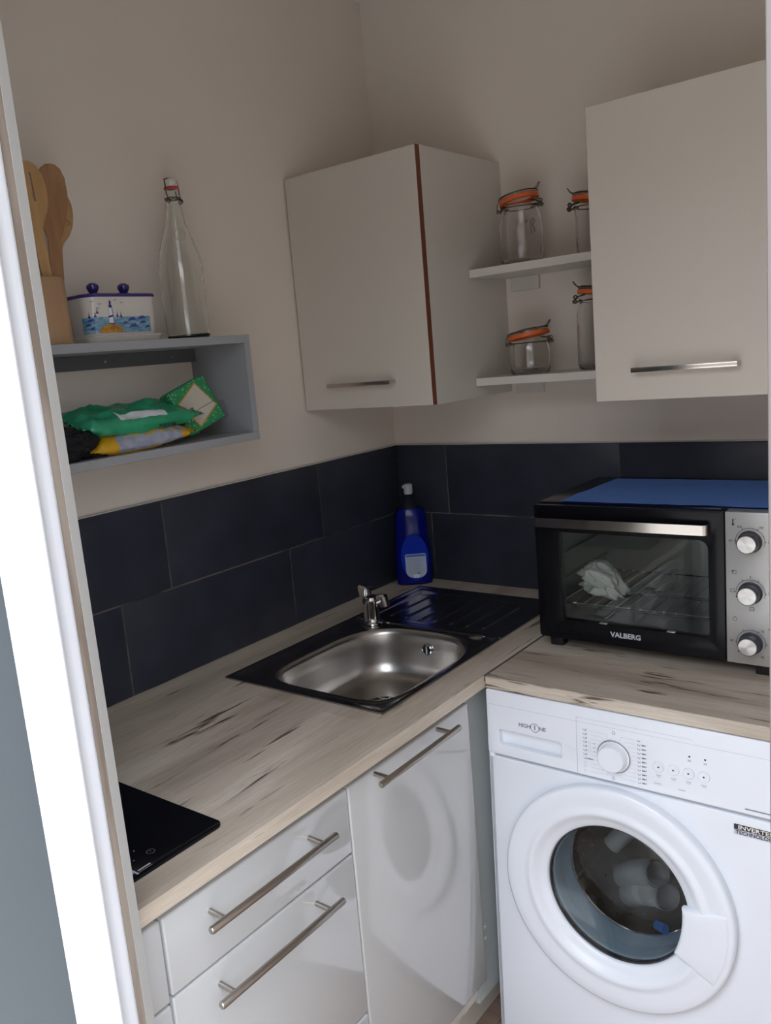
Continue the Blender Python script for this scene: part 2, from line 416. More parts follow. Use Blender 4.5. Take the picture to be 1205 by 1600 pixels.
# ------------------------------------------------------------------ base cabinets on the left
XF = .587     # front plane of the doors
def bar_handle(parent, y0, y1, z, x=None):
    x = x or XF+.033
    bm = nb(); tube(bm, [(x, y0, z), (x, y0+.002, z), (x, y1-.002, z), (x, y1, z)], [.0045, .0056, .0056, .0045], 16)
    L = y1-y0
    for yy in (y0+L*.11, y1-L*.11): tube(bm, [(XF-.002, yy, z), (x, yy, z)], .0042, 12)
    return mk('handle', bm, m_nick, parent)
kb = thing('base_cabinet', 'glossy white drawer cabinet with long bar handles beside the hob', 'cabinet', (.3, -1.2255, FL))
mk('carcass', bx(.02, XF-.02, -1.418, -1.033, .2, TB-.0005), m_white, kb)
d1 = mk('drawer', bx(XF-.018, XF, -1.4175, -1.0325, .7445, .858, bev=.0035, seg=3), m_gloss, kb); bar_handle(d1, -1.368, -1.103, .823)
d2 = mk('drawer', bx(XF-.018, XF, -1.4175, -1.0325, .447, .7415, bev=.0035, seg=3), m_gloss, kb); bar_handle(d2, -1.367, -1.102, .7105)
d3 = mk('drawer', bx(XF-.018, XF, -1.4175, -1.0325, .245, .444, bev=.0035, seg=3), m_gloss, kb); bar_handle(d3, -1.367, -1.102, .411)
kc = thing('base_cabinet', 'glossy white sink cabinet with one tall door and short bar handle', 'cabinet', (.3, -.84, FL))
bm = nb(); box(bm, .02, XF-.02, -1.0315, -.9, .2, TB-.0005); box(bm, .02, XF-.02, -.9, -.655, .2, .72); box(bm, .535, XF-.02, -.9, -.655, .72, TB-.0005)
mk('carcass', bm, m_white, kc)
dd = mk('door', bx(XF-.018, XF, -1.0295, -.6465, .245, .858, bev=.0035, seg=3), m_gloss, kc); bar_handle(dd, -.985, -.733, .850)
ke = thing('base_cabinet', 'narrow glossy white front under the hob next to the window frame', 'cabinet', (.3, -1.475, FL))
mk('carcass', bx(.02, XF-.02, -1.532, -1.42, .2, TB-.0005), m_white, ke)
mk('drawer_front', bx(XF-.018, XF, -1.532, -1.4205, .739, .858, bev=.0035, seg=3), m_gloss, ke)
mk('drawer_front', bx(XF-.018, XF, -1.532, -1.4205, .245, .7355, bev=.0035, seg=3), m_gloss, ke)
kf = thing('corner_filler_panel', 'pale grey-green corner panel with plugged holes between door and washing machine', 'panel', (.555, -.5, .176))
mk('board', bx(.548, .566, -.648, -.05, .178, TB-.0005), m_carc, kf)
for (yy, zz) in ((-.621, .841), (-.621, .826), (-.617, .565), (-.608, .335), (-.608, .309)):
    mk('hole_plug', lathe(nb(), [(0, .0015), (.003, .0012), (.0036, 0)], (.566, yy, zz), 'x', 12), m_plug, kf)
tag(mk('plinth', bx(.515, .53, -1.532, -.05, FL, .178), m_white, None, loc=(.52, -.8, FL)), 'low pale plinth board on the floor under the base cabinets', 'plinth')

# ------------------------------------------------------------------ hob
hb = thing('hob', 'black glass hob with rounded corner set in the left worktop', 'hob', (.3, -1.4, H))
mk('glass_top', shape(nb(), [rrect(-1.53, -1.263, -.548, -.06, .012)], .005, M3('t', (0, 0, H+.0026)), bev=.001), m_hob, hb)
bm = nb(); T = M3('t', (0, 0, H+.0053))
def hobuv(y, x): return (y, -x)
for (yy, xx, r) in ((-1.369, .514, .0058),):
    line2(bm, [hobuv(yy+r*math.cos(a*PI/8), xx+r*math.sin(a*PI/8)) for a in range(17)], .0007, T)
    line2(bm, [hobuv(yy, xx-.004), hobuv(yy, xx+.001)], .0008, T)
for (yy, xx) in ((-1.381, .493), (-1.396, .512)):
    decal(bm, [(yy+q[0], -xx+q[1]) for q in circ(0, 0, .0013, 10)], T)
mk('touch_symbols', bm, m_ink, hb)
bm = nb(); text(bm, 'H', .022, M3('t', (.536, -1.418, H+.0053)), bold=.0003); line2(bm, [(-1.410, -.541), (-1.388, -.541)], .0007, T)
line2(bm, [(-1.408, -.5365), (-1.388, -.5365)], .0025, T, 0)
mk('printed_logo', bm, m_inkl, hb)

# ------------------------------------------------------------------ sink
sk = thing('sink', 'stainless steel inset sink with round-cornered bowl and ribbed drainer', 'sink', (.32, -.47, H))
SX0, SX1, SY0, SY1 = .114, .529, -.846, -.096; YM = -.40; ZS = H+.0035
bcx, bcy, ba, bb = .347, -.615, .158, .190
def bowl_pt(a, s, sh=0):
    c, d = math.cos(a), math.sin(a); n = 3.0 if d > 0 else 5.0
    k = (abs(c)**n+abs(d)**n)**(-1/n)
    return bcx+c*k*(ba*s+sh), bcy+d*k*(bb*s+sh)
N = 160
bm = nb(); rings = []
def rect_pt(a, x0, x1, y0, y1):
    c, d = math.cos(a), math.sin(a); t = 1e9
    if c > 1e-9: t = min(t, (x1-bcx)/c)
    if c < -1e-9: t = min(t, (x0-bcx)/c)
    if d > 1e-9: t = min(t, (y1-bcy)/d)
    if d < -1e-9: t = min(t, (y0-bcy)/d)
    return bcx+c*t, bcy+d*t
# exact corner directions are inserted so that the plate keeps its square corners
angs = [2*PI*i/N for i in range(N)]
for (qx, qy) in ((SX0, SY0), (SX1, SY0), (SX0, YM), (SX1, YM)):
    a = math.atan2(qy-bcy, qx-bcx) % (2*PI); k = min(range(N), key=lambda i: abs(angs[i]-a)); angs[k] = a
def ring_rect(ins, z): return [bm.verts.new((*rect_pt(a, SX0+ins, SX1-ins, SY0+ins, YM), z)) for a in angs]
def ring_bowl(s, sh, z): return [bm.verts.new((*bowl_pt(a, s, sh), z)) for a in angs]
rings = [ring_rect(0, ZS), ring_rect(.010, ZS), ring_rect(.014, ZS-.002), ring_bowl(1, .020, ZS-.002), ring_bowl(1, .012, ZS-.0015), ring_bowl(1, .006, ZS-.003)]
for A, B in zip(rings, rings[1:]):
    for i in range(N): bm.faces.new((A[i], A[(i+1) % N], B[(i+1) % N], B[i]))
lipring = rings[-1]
# drainer: relief grid
def drz(x, y):
    z = ZS-.002
    e = min(x-SX0, SX1-x, SY1-y)
    if e < .012: z = ZS - .002*max(0, min(1, (e-.008)/.004))
    # sunken draining field
    fx = min(x-(SX0+.03), (SX1-.028)-x); fy = min(y-(YM+.03), (SY1-.035)-y)
    ff = max(0, min(1, min(fx, fy)/.010))
    z -= .0035*ff*ff*(3-2*ff)
    if ff > .5:
        for k in range(7):
            cx = SX0+.075+k*.044
            dx = (x-cx)/.0038
            yl = min(1, max(0, (y-(YM+.05))/.012))*min(1, max(0, ((SY1-.06)-y)/.012))
            z += .0030*math.exp(-dx*dx)*yl
    return z
nx, ny = 240, 60; g = []
for j in range(ny+1):
    yy = YM+(SY1-YM)*j/ny; g.append([bm.verts.new((SX0+(SX1-SX0)*i/nx, yy, drz(SX0+(SX1-SX0)*i/nx, yy) if j else ZS-.002)) for i in range(nx+1)])
for j in range(ny):
    for i in range(nx): bm.faces.new((g[j][i], g[j][i+1], g[j+1][i+1], g[j+1][i]))
# turned-down edge
for (x0, x1, y0, y1) in ((SX0-.001, SX0, SY0, SY1), (SX1, SX1+.001, SY0, SY1), (SX0, SX1, SY0-.001, SY0), (SX0, SX1, SY1, SY1+.001)):
    box(bm, x0, x1, y0, y1, H+.0003, ZS)
mk('rim_and_drainer', bm, m_steeld, sk, ang=60)
bm = nb()
def rb(s, sh, z): return [bm.verts.new((*bowl_pt(a, s, sh), z)) for a in angs]
prof = [(1, .0065, ZS-.0028), (1, .001, ZS-.006), (1, -.002, ZS-.014), (.985, -.002, ZS-.045), (.965, -.002, ZS-.080), (.94, -.004, ZS-.100), (.90, -.007, ZS-.112), (.83, -.012, ZS-.118), (.65, -.01, ZS-.1205), (.4, 0, ZS-.122)]
R_ = [rb(*q) for q in prof]
dcx, dcy = .300, -.520
R_.append([bm.verts.new((dcx+.042*math.cos(a), dcy+.042*math.sin(a), ZS-.124)) for a in angs])
R_.append([bm.verts.new((dcx+.036*math.cos(a), dcy+.036*math.sin(a), ZS-.128)) for a in angs])
for A, B in zip(R_, R_[1:]):
    for i in range(N): bm.faces.new((A[i], A[(i+1) % N], B[(i+1) % N], B[i]))
bowl = mk('bowl', bm, m_steel, sk, ang=80)
bm = lathe(nb(), [(.040, -.1), (.040, .004), (.036, .0045), (.031, .001), (.030, -.006), (.012, -.008), (.010, -.003), (0, -.002)], (0, 0, 0), 'z', 40)
bmesh.ops.delete(bm, geom=[v for v in bm.verts if v.co.z < -.05], context='VERTS')
bmesh.ops.translate(bm, vec=(dcx, dcy, ZS-.1265), verts=bm.verts)
mk('drain', bm, m_chrome, sk)
oz = .862
oy = bcy+bb*.985*1.0-.003; ox = .352
ovf = mk('overflow', lathe(nb(), [(.0135, .0), (.0135, -.003), (.0115, -.0042), (.0105, -.002)], (ox, oy, oz), 'y', 28), m_chrome, sk)
bm = lathe(nb(), [(.0105, -.0015), (0, -.001)], (ox, oy, oz), 'y', 24); mk('hole', bm, m_blackm, ovf)
bm = nb(); box(bm, ox-.002, ox+.002, oy-.0035, oy-.0015, oz-.0105, oz+.0105); mk('cross_bar', bm, m_chrome, ovf)
mk('hole_cover', lathe(nb(), [(.0, .0035), (.010, .003), (.0155, .0008), (.0165, 0)], (.470, -.405, ZS-.002), 'z', 32), m_steel, sk)

# tap
tp = thing('tap', 'short chrome mixer tap with a red dot behind the sink bowl', 'tap', (.187, -.417, ZS))
tx, ty = .187, -.417
mk('base_ring', lathe(nb(), [(0, 0), (.026, 0), (.026, .004), (.021, .007), (0, .007)], (tx, ty, ZS-.001), 'z', 36), m_chrome, tp)
mk('body', lathe(nb(), [(.0215, .004), (.0195, .012), (.0190, .045), (.0200, .058), (.0185, .066), (0, .068)], (tx, ty, ZS), 'z', 36), m_chrome, tp)
bm = nb(); tube(bm, [(tx, ty, ZS+.046), (tx+.014, ty+.008, ZS+.056), (tx+.024, ty+.013, ZS+.060), (tx+.030, ty+.016, ZS+.060)], [.0125, .0125, .012, .0115], 20)
sp = mk('spout', bm, m_chrome, tp, ang=50)
bm = nb(); tube(bm, [(tx+.026, ty+.014, ZS+.066), (tx+.030, ty+.016, ZS+.041)], .0125, 24); mk('aerator', bm, m_nick2, sp)
bm = nb(); bmesh.ops.create_cube(bm, size=1); bmesh.ops.scale(bm, vec=(.027, .028, .030), verts=bm.verts)
for v in bm.verts:
    if v.co.z > 0: v.co.x *= 1.15; v.co.y *= 1.1; v.co.z += .004*(1 if v.co.x < 0 else -.3)
    else: v.co.x *= .85; v.co.y *= .9
bmesh.ops.bevel(bm, geom=bm.edges[:], offset=.005, segments=3, affect='EDGES')
bmesh.ops.translate(bm, vec=(tx-.010, ty-.006, ZS+.080), verts=bm.verts)
lv = mk('lever', bm, m_chrome, tp)
mk('red_dot', lathe(nb(), [(0, 0.001), (.0035, 0), (.0035, -.002)], (0, 0, 0), 'y', 16), m_red, lv, label='small red temperature dot')
o = C.objects[-1]; o.location = (.0060, -.011, .0855); o.rotation_euler = (0, 0, PI/2)

# ------------------------------------------------------------------ washing-up liquid
sb = thing('washing_up_liquid_bottle', 'clear bottle of blue washing-up liquid with milky cap in the corner by the sink', 'bottle', (.078, -.066, H), local=True, rot=(0, 0, math.radians(35)))
def oval_loft(bm, prof, n=40, p=2.4):
    rings = []
    for (z, a, b) in prof:
        rings.append([bm.verts.new((a*math.copysign(abs(math.cos(t))**(2/p), math.cos(t)), b*math.copysign(abs(math.sin(t))**(2/p), math.sin(t)), z)) for t in [2*PI*i/n for i in range(n)]])
    for A, B in zip(rings, rings[1:]):
        for i in range(n): bm.faces.new((A[i], A[(i+1) % n], B[(i+1) % n], B[i]))
    bm.faces.new(rings[0][::-1]); bm.faces.new(rings[-1]); return bm
sprof = [(z_, a_*1.22, b_*1.22) if z_ < .225 else (z_, a_*1.08, b_*1.08) for (z_, a_, b_) in [(.0, .038, .018), (.004, .041, .021), (.03, .0425, .023), (.08, .0415, .024), (.12, .0395, .023), (.15, .0365, .0215), (.175, .0365, .021), (.20, .0355, .020), (.218, .031, .018), (.232, .022, .015), (.243, .012, .012), (.252, .009, .009), (.262, .009, .009)]]
mk('bottle_shell', oval_loft(nb(), sprof), m_shell, sb)
lp = [(z+.001 if k == 0 else z, a-.0012, b-.0012) for k, (z, a, b) in enumerate(sprof) if z <= .2]+[(.216, .0305, .017)]
mk('liquid', oval_loft(nb(), lp), m_liq, sb)
bm = lathe(nb(), [(0, .262), (.012, .262), (.0125, .27), (.0125, .287), (.010, .290), (0, .290)], (0, 0, -.004), 'z', 28)
box(bm, -.016, -.006, -.004, .004, .274, .283, bev=.002)
mk('cap', bm, m_cap, sb)
bm = nb(); mx = M3('f', (0.006, -.0303, .0)); decal(bm, rrect(-.029, .029, .024, .092, (.005, .005, .020, .020)), mx, 0)
decal(bm, rrect(-.027, .027, .0835, .090, .002), mx, .0003, 1)
for k in range(8): line2(bm, [(-.022, .077-k*.0056), (.020-(k % 3)*.004, .077-k*.0056)], .0009, mx, .0003, 2)
decal(bm, rrect(-.009, .008, .023, .033, .002), mx, .0004, 3); decal(bm, rrect(.003, .008, .034, .039, .0005), mx, .0004, 1)
lb = mk('label_sheet', bm, [m_lbl, m_lblue, m_ink, m_paper], sb, smooth=False)
bm = nb(); mx = M3('f', (0.0, -.0299, .0)); decal(bm, circ(.004, .082, .038, 40, .066), mx, -.0002)
# the rounded coloured back panel printed on the bottle
mk('printed_panel', bm, mat('panel_blue', (.004, .03, .40), .45, spec=.1), sb, smooth=False)

# ------------------------------------------------------------------ upper cabinets
def upper(loc, x0, x1, y0, z0, z1, label, edge):
    t = thing('wall_cabinet', label, 'cabinet', loc)
    yb = -.0005
    bm = nb(); th = .016
    box(bm, x0, x0+th, y0+.0185, yb, z0, z1); box(bm, x1-th, x1, y0+.0185, yb, z0, z1)
    box(bm, x0+th, x1-th, y0+.0185, yb, z0, z0+th); box(bm, x0+th, x1-th, y0+.0185, yb, z1-th, z1); box(bm, x0+th, x1-th, -.004, yb, z0+th, z1-th)
    mk('body', bm, m_white, t)
    d = mk('door', bx(x0+.002, x1-.0005, y0, y0+.0165, z0+.001, z1-.001, bev=.0008, seg=1), m_door, t)
    if edge: mk('edge_band', bx(x1-.0004, x1+.0006, y0+.0005, y0+.0162, z0+.001, z1-.001), m_brown, d)
    return t, d
tL, dL = upper((.19, -.19, 1.423), .003, .382, -.376, 1.423, 1.981, 'white corner wall cabinet with a red-brown door edge', True)
tR, dR = upper((1.02, -.19, 1.414), .757, 1.30, -.37, 1.414, 1.963, 'white wall cabinet at the right above the mini oven', False)
def flat_handle(parent, x0, x1, y, z, r=0):
    bm = nb(); box(bm, x0, x1, y-.026, y-.020, z-.0045, z+.0045, bev=.0008)
    box(bm, x0, x0+.007, y-.022, y, z-.0045, z+.0045); box(bm, x1-.014, x1, y-.022, y, z-.0045, z+.0045)
    return mk('handle', bm, m_nick2, parent)
flat_handle(dL, .098, .285, -.376, 1.482); flat_handle(dR, .838, 1.026, -.37, 1.473)

# shelves between the cabinets
for (zt, lab) in ((1.7215, 'upper short white shelf between the two wall cabinets'), (1.4685, 'lower short white shelf between the two wall cabinets')):
    s = thing('shelf', lab, 'shelf', (.57, -.09, zt-.0185), group='short white shelves')
    mk('board', bx(.3835, .7565, -.183, -.0005, zt-.0185, zt, bev=.0008, seg=1), m_white, s)
    mk('bracket', bx(.4, .475, -.010, -.0006, zt-.052, zt-.0187, bev=.001, seg=1), m_white, s)

# ------------------------------------------------------------------ preserving jars
def jar(loc, r, h, neck, label, az=0, tilt=9, mark=None):
    t = thing('preserving_jar', label, 'jar', loc, group=None, local=True, rot=(0, 0, az))
    w_ = .0035
    pr = [(0, .0015), (r*.75, .0), (r*.92, .002), (r, .012), (r*1.0, h*.55), (r*.985, h*.78), (neck*1.02, h*.93), (neck, h*.97), (neck+.003, h*.985), (neck+.003, h), (neck-.003, h), (neck-w_, h*.97), (neck*1.02-w_, h*.92), (r*.985-w_, h*.77), (r-w_, h*.55), (r-w_, .014), (r*.9-w_, .006), (0, .0055)]
    mk('glass_body', lathe(nb(), pr, (0, 0, 0), 'z', 48), m_jar, t, ang=60)
    T = Matrix.Translation((-neck, 0, h+.006)) @ Matrix.Rotation(math.radians(-tilt), 4, 'Y') @ Matrix.Translation((neck, 0, 0))
    def tb(bm): bmesh.ops.transform(bm, matrix=T, verts=bm.verts); return bm
    R1 = neck+.004
    mk('rubber_seal', tb(lathe(nb(), [(neck-.006, -.002), (R1+.0015, -.002), (R1+.0015, .0065), (neck-.006, .0065)], (0, 0, 0), 'z', 44, close=True)), m_orange, t)
    # the pull tab of the seal
    mk('seal_tab', tb(shape(nb(), [[(R1-.004, -.008), (R1+.006, -.006), (R1+.008, 0), (R1+.006, .006), (R1-.004, .008)]], .0022, M3('t', (0, 0, .003)) @ Matrix.Rotation(PI/2*0, 4, 'Z'))), m_orange, t)
    ld = mk('lid', tb(lathe(nb(), [(0, .006), (R1-.002, .006), (R1, .008), (R1, .012), (R1-.004, .0155), (R1*.6, .0165), (0, .0155)], (0, 0, 0), 'z', 44)), m_jar, t, ang=50)
    bm = nb(); tube(bm, arc((0, 0, .0125), R1+.0012, 0, 2*PI*39/40, 39, 'xy'), .0013, 6, closed=True)
    tb(bm); mk('lid_wire', bm, m_wire, t)
    bm = nb()
    tube(bm, arc((0, 0, h*.972), neck+.0022, 0, 2*PI*39/40, 39, 'xy'), .0013, 6, closed=True)   # neck wire
    for s in (-1, 1):       # hinge loops on the left
        y_ = s*.009
        tube(bm, [(-neck-.001, y_, h*.972), (-neck-.009, y_, h*.965), (-neck-.013, y_, h*.985), (-neck-.012, y_, h+.012), (-neck-.006, y_, h+.018), (-neck+.001, y_, h+.0155)], .0013, 6)
        tube(bm, arc((-neck-.0105, y_, h*.965), .0036, 0, 2*PI*11/12, 11, 'xz'), .0012, 6, closed=True)
    for s in (-1, 1):       # clasp lever on the right
        y_ = s*.007
        tube(bm, [(neck+.001, y_, h*.972), (neck+.010, y_, h*.968), (neck+.013, y_, h*.99), (neck+.006, y_, h+.006), (neck-.012, y_, h+.010)], .0014, 6)
        tube(bm, arc((neck+.011, y_, h*.975), .0038, 0, 2*PI*11/12, 11, 'xz'), .0013, 6, closed=True)
        tube(bm, arc((neck+.009, y_, h+.006), .0038, 0, 2*PI*11/12, 11, 'xz'), .0013, 6, closed=True)
    tube(bm, [(neck+.012, -.012, h*.985), (neck+.012, .012, h*.985)], .0015, 6)
    mk('wire_clasp', bm, m_wire, t)
    bm = nb(); lp_ = [(R1-.002, -.004, .013), (R1+.006, -.004, .017), (R1+.012, -.002, .024), (R1+.0125, .002, .0245), (R1+.006, .004, .017), (R1-.002, .004, .013)]
    tube(bm, lp_, .0013, 6); tb(bm); mk('pull_loop', bm, m_wire, t)
    if mark:
        bm = nb(); R_o = r+.0007
        for st in mark:
            P = []
            for (u_, v_) in st:
                a = -PI/2+u_/R_o
                P.append((R_o*math.cos(a), R_o*math.sin(a), v_))
            tube(bm, P, .0007, 5)
        mk('handwritten_mark', bm, m_inkd, t)
    return t
S1, S2 = 1.7215, 1.4685
jar((.483, -.105, S1), .0495, .132, .0405, 'large clear preserving jar with handwriting, on the left of the upper shelf', az=0, mark=[[(.034, .088), (.040, .094)], [(.047, .062), (.047, .092)], [(.0475, .092), (.054, .098), (.057, .092), (.050, .083), (.056, .074), (.055, .066)]])
jar((.489, -.105, S2), .0475, .075, .0435, 'short squat preserving jar on the left of the lower shelf', az=0, tilt=9)
jar((.655, -.10, S1), .038, .105, .0385, 'preserving jar on the upper shelf half hidden behind the right cabinet', az=PI+.35, tilt=7)
jar((.660, -.10, S2), .049, .158, .0395, 'tall preserving jar on the lower shelf half hidden behind the right cabinet', az=PI+.3, tilt=6, mark=[[(-.042, .075), (-.040, .088)], [(-.038, .075), (-.035, .088), (-.032, .082)]])

# ------------------------------------------------------------------ grey box shelf on the left wall
GX = .168; GT = 1.611; GB = 1.395; GY = -.718
gs = thing('box_shelf', 'grey open box shelf on the left wall holding cleaning packs', 'shelf', (.084, -1.1, GB))
mk('top_board', bx(.0005, GX, -1.45, GY, GT-.016, GT, bev=.0006, seg=1), m_grey, gs)
mk('bottom_board', bx(.0005, GX, -1.45, GY, GB, GB+.016, bev=.0006, seg=1), m_grey, gs)
mk('side_board', bx(.0005, GX-.0005, GY-.0165, GY-.0003, GB+.0162, GT-.0162), m_grey, gs)
mk('side_board', bx(.0005, GX-.0005, -1.449, -1.433, GB+.0162, GT-.0162), m_grey, gs)
bt = mk('batten', bx(.0005, .017, -1.43, GY-.0175, 1.568, GT-.0163), m_greyd, gs)
for yy in (-.97, -.80): mk('screw', lathe(nb(), [(0, .0012), (.0028, .001), (.0033, 0)], (.017, yy, 1.581), 'x', 12), m_nick2, bt)

# swing-top bottle
b = thing('swing_top_bottle', 'tall clear glass swing-top bottle on the grey box shelf', 'bottle', (.088, -.810, GT))
w_ = .0028
po = [(0, .004), (.030, 0), (.040, .001), (.0435, .006), (.0440, .02), (.0442, .10), (.0438, .145), (.040, .172), (.030, .200), (.0205, .225), (.0165, .25), (.0145, .268), (.0150, .272), (.0150, .279), (.0135, .283), (.0133, .292), (.0098, .292), (.0102, .268), (.0136, .25), (.0177, .225), (.027, .198), (.037, .170), (.0410, .145), (.0414, .10), (.0412, .02), (.0385, .010), (0, .012)]
BX, BY = .088, -.810
mk('glass_body', lathe(nb(), po, (BX, BY, GT+.0003), 'z', 56), m_glass, b, ang=60)
mk('thick_base', lathe(nb(), [(0, .0012), (.030, .0008), (.0395, .002), (.0425, .006), (.0425, .0085), (0, .0088)], (BX, BY, GT+.0003), 'z', 48), m_glassg, b)
mk('stopper', lathe(nb(), [(0, .297), (.0125, .297), (.0135, .300), (.013, .310), (.009, .313), (0, .3135)], (BX, BY, GT), 'z', 28), m_cer, b)
mk('red_seal', lathe(nb(), [(.006, .2925), (.0145, .2925), (.0148, .297), (.006, .297)], (BX, BY, GT), 'z', 28, close=True), m_red, b)
bm = nb(); z0 = GT
tube(bm, arc((BX, BY, z0+.2755), .0158, 0, 2*PI*23/24, 23, 'xy'), .0011, 6, closed=True)
for s in (-1, 1):
    dy = s*.0165
    tube(bm, [(BX, BY+dy, z0+.311), (BX+.002, BY+dy, z0+.300), (BX+.003, BY+dy*1.02, z0+.284), (BX+.006, BY+dy, z0+.272)], .0011, 6)
    tube(bm, arc((BX+.006, BY+dy, z0+.270), .004, 0, 2*PI*11/12, 11, 'xz'), .0011, 6, closed=True)
tube(bm, [(BX, BY-.0165, z0+.311), (BX, BY-.006, z0+.314), (BX, BY+.006, z0+.314), (BX, BY+.0165, z0+.311)], .0011, 6)
tube(bm, [(BX+.006, BY-.0165, z0+.27), (BX+.016, BY-.012, z0+.272), (BX+.020, BY, z0+.270), (BX+.016, BY+.012, z0+.268), (BX+.006, BY+.0165, z0+.27)], .0012, 6)
tube(bm, [(BX+.017, BY-.004, z0+.272), (BX+.016, BY-.005, z0+.286)], .0012, 6)
mk('wire_bail', bm, m_wire, b)
bm = nb(); tube(bm, [(BX+.0297*math.cos(-.5+.36*math.cos(a))*(1-.12*math.sin(a)), BY+.0297*math.sin(-.5+.36*math.cos(a))*(1-.12*math.sin(a)), GT+.2035+.0125*math.sin(a)) for a in [2*PI*i/24 for i in range(24)]], .0011, 6, closed=True)
mk('embossed_ring', bm, m_glass, b)

# butter dish
DX, DY = .088, -.993
bd = thing('butter_dish', 'white ceramic butter dish painted with a lighthouse and blue knobs', 'dish', (DX, DY, GT))
def rr_loft(bm, prof, c):
    rings = []
    for (z, a, b_, r) in prof:
        pts = rrect(-a, a, -b_, b_, r, 6)
        rings.append([bm.verts.new((c[0]+p[1], c[1]+p[0], c[2]+z)) for p in pts])
    n = len(rings[0])
    for A, B in zip(rings, rings[1:]):
        for i in range(n): bm.faces.new((A[i], A[(i+1) % n], B[(i+1) % n], B[i]))
    bm.faces.new(rings[0][::-1]); bm.faces.new(rings[-1]); return bm
mk('dish_base', rr_loft(nb(), [(0, .076, .042, .02), (.002, .082, .047, .022), (.011, .085, .050, .024), (.013, .083, .048, .023)], (DX, DY, GT)), m_cer, bd)
lid = mk('lid', rr_loft(nb(), [(.0135, .076, .040, .024), (.016, .077, .041, .024), (.080, .080, .043, .026), (.0815, .080, .043, .026)], (DX, DY, GT)), m_cer, bd)
mk('blue_rim', rr_loft(nb(), [(.0816, .0815, .0445, .027), (.0830, .083, .046, .028), (.0870, .082, .045, .027), (.0882, .078, .041, .024)], (DX, DY, GT)), m_cobalt, lid)
for s in (-1, 1):
    mk('knob', lathe(nb(), [(0, .088), (.0075, .088), (.0065, .0925), (.0095, .097), (.0115, .102), (.0105, .107), (.006, .1105), (0, .111)], (DX, DY+s*.0345, GT), 'z', 28), m_cobalt, bd)
bm = nb(); mx = Matrix.Identity(4)
SE, WV, SA, WH, NV = 0, 1, 2, 3, 4
for k in range(30): ua = -.092+.146*k/30; ub = -.092+.146*(k+1)/30; decal(bm, [(ua, .0175), (ub, .0175), (ub, .046), (ua, .046)], mx, .0006, SE)
U0 = -.034     # the lighthouse stands left of the middle
isl = [(U0-.001+.026*math.cos(a), .018+.0155*math.sin(a)) for a in [PI-PI*i/16 for i in range(17)]]
for (a_, b_) in zip(isl, isl[1:]): decal(bm, [(a_[0], .018), a_, b_, (b_[0], .018)], mx, .0009, SA)
L_ = lambda P: [(p[0]+U0+.0215, p[1]) for p in P]
decal(bm, L_([(-.027, .034), (-.016, .034), (-.0185, .062), (-.0245, .062)]), mx, .0012, WH)
decal(bm, L_([(-.0245, .062), (-.0185, .062), (-.0178, .0665), (-.0252, .0665)]), mx, .0014, NV)
decal(bm, L_([(-.0235, .0665), (-.0195, .0665), (-.0195, .0725), (-.0215, .076), (-.0235, .0725)]), mx, .0014, NV)
line2(bm, L_([(-.028, .034), (-.015, .034)]), .0016, mx, .0014, NV); line2(bm, L_([(-.016, .034), (-.0185, .062)]), .0014, mx, .0015, NV)
line2(bm, L_([(-.0265, .046), (-.0175, .048)]), .003, mx, .0013, NV)
for (u_, v_, s) in ((.012, .040, 1.3), (.034, .042, 1.3), (.036, .034, 1.1), (.014, .028, 1.4), (.046, .026, .9), (-.074, .040, .9), (-.070, .026, .9), (-.080, .032, .9), (-.004, .034, .9)):
    decal(bm, [(u_-.008*s, v_-.002), (u_-.003*s, v_+.003*s), (u_+.003*s, v_+.004*s), (u_+.008*s, v_), (u_, v_-.001)], mx, .001, WV)
for (u_, v_) in ((-.076, .045), (-.066, .046), (-.062, .052), (-.020, .046), (-.012, .045)):
    decal(bm, [(u_-.003, v_), (u_+.003, v_), (u_+.001, v_+.004), (u_, v_+.011), (u_-.001, v_+.004)], mx, .001, NV)
for (u_, v_) in ((-.070, .073), (-.056, .068), (-.022, .075), (-.008, .070), (-.060, .061)):
    line2(bm, [(u_-.003, v_+.0015), (u_, v_), (u_+.003, v_+.0018)], .0009, mx, .001, NV)
for v in bm.verts:      # lay the flat drawing round the outline of the lid
    u_, z_, o_ = v.co; fl_ = (z_-.016)/.064; A_ = .077+.003*fl_; B_ = .041+.002*fl_; r_ = .024+.002*fl_; st = -(A_-r_)
    if u_ >= st: p_ = Vector((B_+o_, u_))
    else:
        t_ = (st-u_)/r_
        if t_ < PI/2: p_ = Vector((B_-r_+(r_+o_)*math.cos(t_), st-(r_+o_)*math.sin(t_)))
        else: p_ = Vector((B_-r_-(t_-PI/2)*r_, -A_-o_))
    v.co = (DX+p_.x, DY+p_.y, GT+z_)
mk('painted_picture', bm, [m_sea, m_wave, m_sand, m_paper, m_cobalt], lid, smooth=False)

